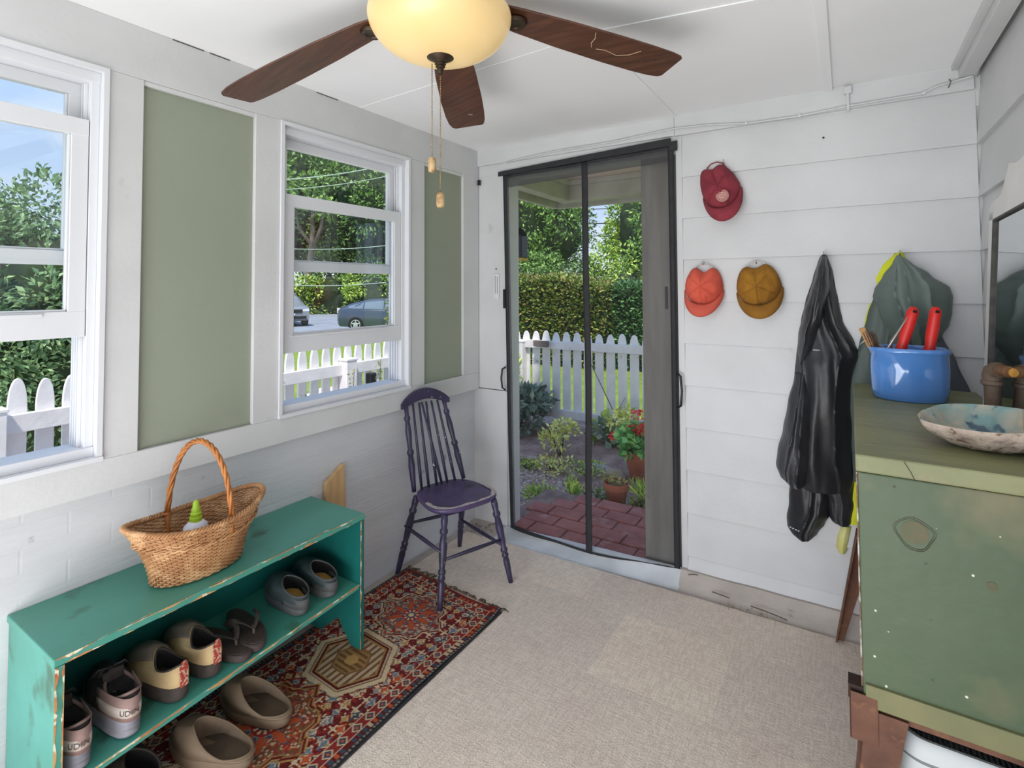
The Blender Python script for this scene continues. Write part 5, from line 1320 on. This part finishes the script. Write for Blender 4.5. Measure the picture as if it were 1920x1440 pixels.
cap('maroon baseball cap with a round cream patch, hung highest', (1.412, -.014, 1.722), math.radians(-13), MAR, MAR, .166, .245, .040, True, slump=-.25, arch=.6)
cap('coral red baseball cap hung just right of the doorway', (1.304, -.014, 1.290), math.radians(1), COR, COR2, .168, .205, .034, arch=1.0)
cap('mustard yellow corduroy cap between the coral cap and the black jacket', (1.550, -.014, 1.290), math.radians(-8), MUS, MUS2, .182, .208, .036, arch=.7)
hook(1.402, 1.945, 'steel hook holding the maroon cap'); hook(1.303, 1.484, 'steel hook holding the coral cap'); hook(1.529, 1.482, 'steel hook holding the mustard cap')

# jackets ---------------------------------------------------------------------------------
def drape(nm, m, parent, rowsL, rowsR, depth, seed, fold=7, famp=.018, y0=-.012, nx=44, nz_=70, skew=.6, fold2=17):
    """garment hanging on the wall: left and right edges by height, folded front"""
    zt = rowsL[0][0]; zb = rowsL[-1][0]
    def it(rows, z):
        for i in range(len(rows)-1):
            if rows[i][0] >= z >= rows[i+1][0]:
                f_ = (rows[i][0]-z)/(rows[i][0]-rows[i+1][0]+1e-9); f_ = f_*f_*(3-2*f_)*.5+f_*.5
                return rows[i][1]+(rows[i+1][1]-rows[i][1])*f_
        return rows[-1][1]
    rings = []
    for k_ in range(nz_+1):
        z = zt+(zb-zt)*k_/nz_; l, r = it(rowsL, z), it(rowsR, z); wd = r-l
        rg = []
        dp = depth(k_/nz_)
        for i in range(nx+1):
            u = i/nx; x = l+wd*u
            prof = math.sin(PI*min(1, max(0, u)))**.55
            ph = u*fold+skew*nz3(u*2, z*2.2, seed)*5+z*1.1
            f1 = 1-abs(math.sin(ph*PI*.5))**.6; f2 = nz3(x*fold2*1.3, z*4.2, seed+3)
            y = y0-dp*prof-(famp*(f1-.5)+famp*.8*f2)*prof**.5*min(1, wd/.12)
            rg.append(Vector((x+.006*nz3(z*14, 0, seed+u), min(y, y0-.002), z+.006*nz3(x*20, 1, seed)*(k_ > 0))))
        for i in range(nx, -1, -4): rg.append(Vector((l+wd*i/nx, y0, z)))
        rings.append(rg)
    return MB().loft(rings).build(nm, m, parent, smooth=True, auto=70)
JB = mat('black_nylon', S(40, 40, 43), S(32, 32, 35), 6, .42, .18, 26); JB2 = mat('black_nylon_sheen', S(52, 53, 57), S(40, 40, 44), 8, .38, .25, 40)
jk = empty('black_rain_jacket', (0, 0, 0), 'black nylon rain jacket hanging by its hood beside the green chest', 'jacket')
jk.location = (1.76, -.012, 1.0); ox, oy, oz = 1.76, -.012, 1.0
def R_(rows): return [(z-oz, x-ox) for z, x in rows]
drape('jacket_body', JB, jk, R_([(1.513, 1.778), (1.49, 1.765), (1.42, 1.745), (1.33, 1.719), (1.24, 1.697), (1.154, 1.684), (1.02, 1.669), (.887, 1.655), (.80, 1.639), (.68, 1.612), (.60, 1.625), (.55, 1.650)]),
      R_([(1.513, 1.796), (1.49, 1.803), (1.42, 1.820), (1.33, 1.831), (1.24, 1.847), (1.15, 1.888), (1.10, 1.90), (1.0, 1.875), (.9, 1.87), (.8, 1.872), (.68, 1.87), (.60, 1.87), (.55, 1.865)]),
      lambda v: .03+.075*min(1, v*2.2)*(1-.25*max(0, v-.7)/.3), 3, fold=6, famp=.020, y0=0)
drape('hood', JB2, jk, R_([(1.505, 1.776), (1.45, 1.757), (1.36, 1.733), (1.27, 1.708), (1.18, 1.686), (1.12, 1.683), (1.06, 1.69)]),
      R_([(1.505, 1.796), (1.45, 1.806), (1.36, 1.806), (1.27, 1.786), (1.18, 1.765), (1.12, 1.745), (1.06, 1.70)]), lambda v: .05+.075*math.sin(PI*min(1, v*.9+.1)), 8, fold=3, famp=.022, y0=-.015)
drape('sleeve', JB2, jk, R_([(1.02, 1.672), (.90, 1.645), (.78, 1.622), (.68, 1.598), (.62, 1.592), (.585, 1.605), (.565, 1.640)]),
      R_([(1.02, 1.73), (.90, 1.745), (.78, 1.748), (.68, 1.745), (.62, 1.735), (.585, 1.72), (.565, 1.705)]), lambda v: .045+.06*min(1, v*2), 12, fold=3, famp=.016, y0=-.03, nz_=44, nx=30)
drape('sleeve', JB, jk, R_([(.66, 1.648), (.55, 1.642), (.45, 1.633), (.40, 1.628), (.365, 1.628), (.350, 1.640), (.342, 1.66)]),
      R_([(.66, 1.79), (.55, 1.79), (.45, 1.785), (.40, 1.765), (.365, 1.742), (.350, 1.735), (.342, 1.725)]), lambda v: .05+.02*v, 21, fold=4, famp=.014, y0=-.01, nz_=40, nx=30)
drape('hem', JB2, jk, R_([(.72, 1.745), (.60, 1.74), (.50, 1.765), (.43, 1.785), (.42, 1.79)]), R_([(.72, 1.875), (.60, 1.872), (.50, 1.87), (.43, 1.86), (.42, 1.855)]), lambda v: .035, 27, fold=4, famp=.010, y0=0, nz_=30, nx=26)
LOGO = mat('pale_logo', S(190, 190, 195), rough=.6)
text_mesh('outdoor', .010, LOGO, 'cuff_lettering', jk, (1.675-ox, -.090, .385-oz), (PI/2, .35, 0)) if False else None
MB().box(1.745-ox, 1.768-ox, -.140, -.138, 1.128-oz, 1.131-oz, None).build('chest_logo', LOGO, jk)
for q in range(5): MB().box(1.642-ox+.010*q, 1.649-ox+.010*q, -.075, -.0735, .385-oz-.003*q, .389-oz-.003*q).build('cuff_logo', LOGO, jk)
hook(1.786, 1.508, 'steel hook holding the black jacket')
jg = empty('grey_green_rain_jacket', (2.03, -.012, 1.2), 'grey-green rain jacket hanging behind the blue crock', 'jacket'); ox, oy, oz = 2.03, -.012, 1.2
JG = mat('grey_green_nylon', S(92, 104, 98), S(80, 92, 88), 5, .55, .15, 24); JG2 = mat('grey_green_light', S(108, 122, 116), S(94, 108, 102), 5, .5, .15, 30); JGB = mat('blue_grey_nylon', S(104, 110, 118), S(92, 98, 106), 5, .6, .1, 24)
drape('jacket_body', JG, jg, R_([(1.46, 2.02), (1.38, 1.965), (1.25, 1.928), (1.144, 1.900), (1.02, 1.868), (.95, 1.86), (.6, 1.87)]),
      R_([(1.46, 2.05), (1.38, 2.09), (1.25, 2.13), (1.144, 2.17), (1.02, 2.18), (.95, 2.18), (.6, 2.18)]), lambda v: .035+.02*v, 31, fold=6, famp=.014, y0=0)
drape('jacket_skirt', JGB, jg, R_([(1.24, 2.12), (1.1, 2.12), (.95, 2.12), (.6, 2.12)]), R_([(1.24, 2.15), (1.19, 2.163), (1.10, 2.203), (.955, 2.250), (.6, 2.255)]), lambda v: .02, 37, fold=3, famp=.006, y0=0, nx=24)
drape('hood', JG2, jg, R_([(1.500, 2.030), (1.47, 2.016), (1.42, 1.985), (1.375, 1.957), (1.34, 1.950), (1.28, 1.965), (1.21, 1.985), (1.16, 2.00), (1.13, 2.02)]),
      R_([(1.500, 2.046), (1.47, 2.075), (1.42, 2.135), (1.375, 2.190), (1.34, 2.198), (1.28, 2.194), (1.235, 2.185), (1.20, 2.165), (1.13, 2.12)]), lambda v: .03+.09*math.sin(PI*min(1, .08+v*.75)), 41, fold=3.0, famp=.020, y0=-.004, nx=50, skew=.9, fold2=9)
jy = empty('yellow_jacket', (1.95, -.010, 1.2), 'bright yellow jacket hanging beneath the grey-green one', 'jacket'); ox, oy, oz = 1.95, -.010, 1.2
YEL = mat('hi_vis_yellow', S(222, 226, 40), S(206, 212, 36), 8, .7, .15, 30); YEL2 = mat('reflective_cream', S(226, 224, 150), S(206, 200, 120), 12, .5)
drape('jacket_body', YEL, jy, R_([(1.515, 2.030), (1.46, 1.985), (1.40, 1.958), (1.32, 1.942), (1.25, 1.925), (.9, 1.88), (.6, 1.85), (.47, 1.822), (.42, 1.812)]),
      R_([(1.515, 2.052), (1.46, 2.07), (1.40, 2.07), (1.32, 2.05), (1.25, 2.05), (.9, 2.0), (.6, 1.97), (.47, 1.92), (.42, 1.90)]), lambda v: .012, 51, fold=4, famp=.004, y0=0, nx=24)
drape('hem_strap', YEL2, jy, R_([(.41, 1.822), (.36, 1.806), (.32, 1.804), (.298, 1.812)]), R_([(.41, 1.86), (.36, 1.85), (.32, 1.845), (.298, 1.838)]), lambda v: .02, 55, fold=2, famp=.004, y0=-.002, nz_=20, nx=14)
jy.location.y = -.006; jg.location.y = -.026
for o in jg.children: pass
hook(2.041, 1.502, 'steel hook holding the grey-green jacket')

# green chest on a steel stand --------------------------------------------------------------
GRN = mat('chest_green_paint', S(78, 94, 68), S(70, 86, 61), 3, .5, .12, 30, c3=S(118, 112, 84), s3=3.2, lo3=.56, hi3=.72)
def specks(m, col, sc_, lo, hi):
    n = m.node_tree; b = n.nodes['Principled BSDF']; src = b.inputs['Base Color'].links[0].from_socket
    t = n.nodes.new('ShaderNodeTexCoord'); v = n.nodes.new('ShaderNodeTexVoronoi'); v.inputs['Scale'].default_value = sc_
    n.links.new(t.outputs['Object'], v.inputs['Vector']); r = n.nodes.new('ShaderNodeValToRGB'); r.color_ramp.elements[0].position = lo; r.color_ramp.elements[0].color = (1, 1, 1, 1)
    r.color_ramp.elements[1].position = hi; r.color_ramp.elements[1].color = (0, 0, 0, 1); n.links.new(v.outputs['Distance'], r.inputs[0])
    x = n.nodes.new('ShaderNodeMixRGB'); x.inputs[2].default_value = col; n.links.new(r.outputs[0], x.inputs[0]); n.links.new(src, x.inputs[1]); n.links.new(x.outputs[0], b.inputs['Base Color'])
specks(GRN, S(206, 206, 186), 26, .055, .075); specks(GRN, S(58, 52, 38), 17, .045, .09)
GRT = mat('chest_top_paint', S(142, 142, 102), S(118, 122, 86), 5, .5, .25, 40, stretch=(.6, 3, 1), c3=S(140, 132, 106), s3=8, lo3=.62, hi3=.75)
SIDE = mat('worn_brown_side', S(116, 84, 66), S(190, 184, 176), 10, .7, .2, 40, stretch=(1, 1, 3), lo=.45, hi=.6)
cs = empty('green_chest', (2.06, -.67, .49), 'old green painted wooden chest standing on rusty steel legs', 'chest')
cs.rotation_euler.z = math.radians(-.45)
hx0, hx1, hy0, hy1 = -.182, .165, -.505, .50
MB().box(hx0, hx1, hy0, hy1, .0, .484).build('chest_body', [GRN], cs, bevel=.003)
MB().box(hx0-.004, hx1+.004, hy0-.008, hy1, .486, .524).build('lid_board', GRT, cs, bevel=.004)
MB().box(hx0-.0035, hx0-.0005, hy0+.008, hy1-.002, .004, .480).build('side_face', SIDE, cs)
MB().box(hx0+.004, hx1, hy0-.008, hy0+.002, -.012, .034).build('base_moulding', mat('base_olive', S(126, 122, 84), S(104, 108, 74), 6, .55, .1, c3=S(150, 110, 76), s3=9, lo3=.6, hi3=.72), cs, bevel=.002)
# knot and seam
MB().tube([(-.10, hy0-.0088, .522), (-.088, hy0-.0088, .500), (-.083, hy0-.0088, .487)], .0009, 4).build('lid_crack', mat('crack_dark', S(50, 48, 34)), cs)
kn = MB(); kn.lathe([(.020, 0), (.024, .0006), (.001, .0008)], (-.085, hy0-.0003, .375), 22, axis=(0, -1, 0)); kn.build('wood_knot', mat('knot_brown', S(84, 88, 60), S(98, 88, 62), 30, .6), cs)
kr = MB()
for r_ in (.030, .027): kr.tube([(-.085+r_*math.cos(q)*1.15*(1+.12*math.sin(3*q)), hy0-.0005, .372+r_*math.sin(q)*(1+.15*math.cos(2*q+r_*90))) for q in np.linspace(0, 2*PI, 33)[:-1]], .0008, 4, closed=True)
kr.build('knot_ring', mat('knot_dark', S(66, 62, 42)), cs)
kn = MB(); kn.lathe([(.008, 0), (.009, .0006), (.001, .0008)], (.035, hy0-.0003, .300), 16, axis=(0, -1, 0)); kn.build('wood_knot', mat('knot_brown2', S(84, 84, 58)), cs)
# stand
st = empty('steel_stand', (2.06, -.67, 0), 'rusty angle-steel stand carrying the green chest', 'stand')
fr2 = MB().box(-.180, .165, -.500, -.496, .460, .4765).box(-.180, -.176, -.500, .49, .460, .4765).box(.161, .165, -.5, .49, .460, .4765).box(-.18, .165, .486, .49, .460, .4765).box(-.18, .165, -.5, -.46, .4735, .4765)
fr2.build('stand_frame', RUST, st)
def angleleg(x0, y0, x1, y1, w0, w1, sx_, sy_):
    g = MB()
    for (wx, wy) in ((1, 0), (0, 1)):
        def sec(x, y, w_, z):
            if wx: return [(x, y, z), (x+sx_*w_, y, z), (x+sx_*w_, y+sy_*.004, z), (x, y+sy_*.004, z)]
            return [(x, y, z), (x, y+sy_*w_, z), (x+sx_*.004, y+sy_*w_, z), (x+sx_*.004, y, z)]
        g.loft([sec(x1, y1, w1, .0075), sec(x0, y0, w0, .47)])
    return g.build('stand_leg', RUST, st)
angleleg(-.186, -.508, -.235, -.53, .078, .040, 1, 1); angleleg(-.186, .50, -.262, .55, .070, .026, 1, -1)
angleleg(.17, -.508, .19, -.53, .078, .040, -1, 1); angleleg(.17, .50, .19, .55, .07, .026, -1, -1)
MB().box(-.212, -.160, -.512, -.5085, .400, .500).box(-.212, -.208, -.512, -.47, .400, .500).build('corner_bracket', RUST, st, bevel=.002)
MB().box(-.214, -.186, -.46, -.50, .478, .508).build('bracket_slot', mat('dark_rust', S(50, 34, 26), rough=.8), st)

# blue crock ------------------------------------------------------------------------------------
TOPZ = .49+.5245
ck = empty('blue_crock', (2.028, -.42, TOPZ), 'glossy blue oval stoneware crock holding garden tools on the chest', 'crock')
BLU = mat('blue_glaze', S(92, 148, 222), S(84, 138, 212), 4, .08, coat=1.0)
MB().lathe([(.001, 0), (.092, 0), (.098, .004), (.103, .03), (.105, .10), (.104, .148), (.108, .152), (.110, .158), (.109, .166), (.104, .168), (.098, .164), (.096, .15), (.094, .02), (.001, .014)], n=56, sx=1.0, sy=.80, caps=(False, False)).build('crock_body', BLU, ck, smooth=True, auto=60)
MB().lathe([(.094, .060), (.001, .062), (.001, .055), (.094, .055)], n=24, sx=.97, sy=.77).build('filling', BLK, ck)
REDP = mat('red_rubber', S(226, 44, 36), S(210, 36, 30), 10, .4, .05)
def handle_tool(x, y, tilt_x, lab, nm='garden_shears_handle'):
    t = empty(nm, (x, y, TOPZ+.062), lab, 'tool')
    pts = [(0, 0, .06), (.001, 0, .10), (.004, 0, .115), (.008, 0, .14), (.014, 0, .17), (.019, 0, .20), (.023, 0, .225), (.022, 0, .238)]
    pts = [(p[0]*tilt_x+(p[2]-.06)*.10*tilt_x, p[1], p[2]) for p in pts]
    o = MB().tube(pts, [.012, .0165, .014, .016, .0165, .016, .016, .008], 14).build('grip', REDP, t, smooth=True)
    MB().tube([(pts[-2][0]-.002, -.016, .224), (pts[-2][0]+.008, -.0165, .222)], .004, 8).build('hang_hole', BLK, o)
    MB().tube([(0, 0, 0), (0, 0, .065)], .006, 8).build('shank', HOOK, t, smooth=True)
    return t
handle_tool(2.004, -.43, 1.0, 'red rubber grip of a tool, the left of two in the blue crock', 'loppers')
handle_tool(2.080, -.42, .55, 'red rubber grip of a tool, the right of two in the blue crock', 'hand_pruner')
t = empty('wooden_brush', (1.968, -.43, TOPZ+.064), 'wooden handled brush leaning at the left inside the crock', 'brush')
MB().box(-.010, .010, -.008, .008, .0, .175, Matrix.Rotation(-.38, 4, 'Y')).build('brush_handle', mat('brush_wood', S(196, 150, 96), S(170, 124, 74), 14, .6), t, bevel=.003)
bb_ = MB()
for q in range(70): 
    a = random.uniform(-.012, .012); b_ = random.uniform(-.010, .010); bb_.tube([(-.020+a, b_, .06), (-.045+a*1.6, b_*1.4, .150+random.uniform(-.012, .008))], .0008, 3)
bb_.build('bristles', mat('bristle', S(120, 96, 80), S(90, 72, 62), 40, .9), t)
t = empty('scissors', (1.985, -.44, TOPZ+.064), 'steel pointed tool crossing the wooden brush in the crock', 'tool')
MB().tube([(0, 0, .02), (-.012, 0, .10), (.045, .0, .205)], [.004, .004, .0025], 8).build('blade', HOOK, t, smooth=True)
t = empty('metal_clippers', (1.972, -.405, TOPZ+.064), 'steel wire tool with a curved end pointing left out of the crock', 'tool')
MB().tube([(0, 0, .0), (-.012, 0, .10), (-.055, -.01, .125), (-.075, -.015, .105)], [.004, .004, .003, .002], 8).tube([(.01, 0, .0), (.012, 0, .12), (.035, 0, .155), (.052, 0, .15)], [.004, .004, .0035, .003], 8).build('wire_frame', HOOK, t, smooth=True)

# abalone shell ---------------------------------------------------------------------------------------
SHO = mat('shell_outside', S(206, 188, 172), S(176, 156, 142), 30, .85, .8, 70, c3=S(120, 96, 84), s3=60, lo3=.60, hi3=.68)
SHI = mat('shell_inside', S(208, 188, 160), S(120, 160, 160), 16, .25, .1, 40, coat=.6, c3=S(60, 90, 110), s3=26, lo3=.58, hi3=.66)
sh = empty('abalone_shell', (2.125, -.985, TOPZ), 'abalone shell with rough cream outside and blue-green nacre, lying open on the chest', 'shell')
def shring(k, z, j=0, wob=1):
    pts = []
    for i in range(56):
        a = 2*PI*i/56
        rx = .118*(1+.10*math.cos(a-2.9)+.05*math.cos(3*a+1)); ry = .096*(1+.10*math.cos(2*a+.8)+.05*math.cos(3*a))
        nn_ = .006*nz3(math.cos(a)*4, math.sin(a)*4, 3+k*3)*wob
        pts.append(Vector(((rx*k+nn_)*math.cos(a), (ry*k+nn_)*math.sin(a), z(a) if callable(z) else z)))
    return pts
rimz = lambda a: .066+.008*math.cos(a-.2)+.012*math.sin(a)
MB().loft([shring(.30, .001), shring(.5, .004, wob=2), shring(.70, .014, wob=2), shring(.86, .030, wob=2), shring(.96, lambda a: rimz(a)-.010, wob=1.5), shring(1.0, rimz), shring(.97, lambda a: rimz(a)+.003)], (True, False)).build('outer_shell', SHO, sh, smooth=True)
MB().loft([shring(.97, lambda a: rimz(a)+.003), shring(.90, lambda a: rimz(a)-.002), shring(.80, .042), shring(.6, .026), shring(.3, .018), shring(.05, .016)], (False, True)).build('nacre', SHI, sh, smooth=True)
ho = MB()
for q in range(5): ho.lathe([(.001, .0008), (.0045, .0006), (.005, 0)], (.075-.026*q, -.045+.006*q-.004*q*q*.3, .034+.002*(q-2)**2*.4), 10, axis=(-.1, .6, .8))
ho.build('breathing_hole', mat('hole_dark', S(40, 46, 56)), sh)

# rusty pipe elbow ----------------------------------------------------------------------------------
pe = empty('pipe_elbow', (2.172, -.765, TOPZ+.045), 'rusty iron pipe elbow standing on the chest in front of the mirror', 'pipe')
PIPE = mat('rusty_iron', S(116, 98, 84), S(92, 74, 62), 16, .7, .4, 60, metal=.2, c3=S(150, 104, 62), s3=20, lo3=.6, hi3=.7)
MB().lathe([(.001, -.045), (.017, -.045), (.017, .075), (.001, .075)], n=24).build('pipe', PIPE, pe, smooth=True, auto=40)
MB().lathe([(.019, .066), (.023, .070), (.023, .078), (.019, .081)], n=24, caps=(True, True)).build('collar_ring', PIPE, pe, smooth=True, auto=40)
MB().tube([(0, 0, .078), (0, 0, .090), (.002, -.004, .102), (.007, -.014, .108), (.012, -.024, .109)], [.020, .0205, .0205, .020, .019], 18).build('elbow', PIPE, pe, smooth=True, auto=60)
nip = MB()
for q in range(5): nip.tube([(.012+.003*q, -.024-.006*q, .109), (.0135+.003*q, -.027-.006*q, .109)], [.0145, .0125], 18)
nip.tube([(.012, -.024, .109), (.029, -.058, .109)], .0125, 18); nip.build('threaded_nipple', mat('threads', S(130, 92, 60), S(100, 70, 48), 30, .6, metal=.3), pe, smooth=True, auto=40)
MB().lathe([(.0105, 0), (.0105, .001), (.001, .001)], (.0292, -.0584, .109), 16, axis=(.447, -.894, 0)).build('pipe_bore', mat('bore', S(206, 150, 70), S(160, 100, 40), 30, .8), pe)

# mirror ----------------------------------------------------------------------------------------------
mr = empty('white_framed_mirror', (2.20, -.465, TOPZ), 'old mirror in a white scrolled frame leaning on the right wall above the chest', 'mirror')
MW = mat('mirror_frame_white', S(232, 230, 228), S(222, 220, 216), 6, .45, .1, 40, c3=S(204, 190, 140), s3=10, lo3=.66, hi3=.70)
MIR = mat('mirror_glass', S(206, 212, 214), rough=.03, metal=1.0)
LM = 1.25
MB().box(.0, .022, -.062, 0, 0, .585).build('frame_stile', MW, mr, bevel=.002)
MB().box(.0, .022, -LM, -LM+.062, 0, .585).build('frame_stile', MW, mr, bevel=.002)
prf = []
for i in range(30):
    s_ = i/29; y = -LM*s_
    d_ = abs(s_-.5)*2      # 1 at ends, 0 at centre
    e_ = LM*min(s_, 1-s_)
    z = .615 if e_ < .15 else .615+.075*min(1, ((e_-.15)/.10))**1.5 if e_ < .25 else .690-.018*math.sin((e_-.25)*12)*(1 if e_ < .5 else .3)
    prf.append((y, z))
tpf = [(0, .560)]+[(0, .600)]+prf[1:-1]+[(-LM, .600), (-LM, .560)]
MB().prism([(p[0], p[1]) for p in tpf], 0, .022, 0).build('frame_crest', MW, mr, bevel=.002)
MB().box(.0, .022, -LM+.062, -.062, 0, .012).build('frame_bottom', MW, mr)
MB().box(.006, .010, -LM+.062, -.062, .012, .560).build('mirror_glass', MIR, mr)
MB().box(-.001, .008, -.068, -.062, .012, .560).box(-.001, .008, -LM+.062, -.068, .554, .560).build('inner_bead', mat('bead_dark', S(70, 66, 60), S(40, 38, 36), 30, .6), mr)
mr.rotation_euler = (0, math.radians(3.0), math.radians(-2.0))

# air purifier under the chest ------------------------------------------------------------------------
ap = empty('air_purifier', (2.07, -1.03, .0075), 'pale grey air purifier with a dark slatted top under the chest', 'appliance')
APG = mat('purifier_grey', S(200, 204, 204), S(190, 194, 194), 4, .5)
def rr2(hx_, hy_, r_, z, n_=8):
    pts = []
    for cx2, cy2, a0 in ((hx_-r_, hy_-r_, 0), (-hx_+r_, hy_-r_, PI/2), (-hx_+r_, -hy_+r_, PI), (hx_-r_, -hy_+r_, 1.5*PI)):
        for q in range(n_+1): a = a0+PI/2*q/n_; pts.append((cx2+r_*math.cos(a), cy2+r_*math.sin(a), z))
    return pts
AH = .422
MB().loft([rr2(.135, .125, .05, 0), rr2(.142, .132, .055, .02), rr2(.142, .132, .055, AH-.03), rr2(.138, .128, .055, AH-.006), rr2(.132, .122, .05, AH), rr2(.124, .114, .045, AH-.001), rr2(.122, .112, .045, AH-.014)]).build('housing', APG, ap, smooth=True, auto=40)
sg = MB()
for q in range(27):
    x = -.117+.009*q; hy_ = .109 if abs(x) < .08 else .109-.045*(1-math.sqrt(max(0, 1-((abs(x)-.08)/.045)**2)))
    sg.box(x-.0022, x+.0022, -hy_, hy_, AH-.012, AH-.003)
g_ = sg.build('top_grille', mat('grille_dark', S(78, 80, 82), rough=.5), ap)
MB().loft([rr2(.141, .1325, .055, AH-.043), rr2(.1435, .1335, .056, AH-.041), rr2(.1435, .1335, .056, AH-.039), rr2(.141, .1325, .055, AH-.037)]).build('seam_line', mat('seam', S(120, 124, 126)), ap)
ap.rotation_euler.z = math.radians(0)
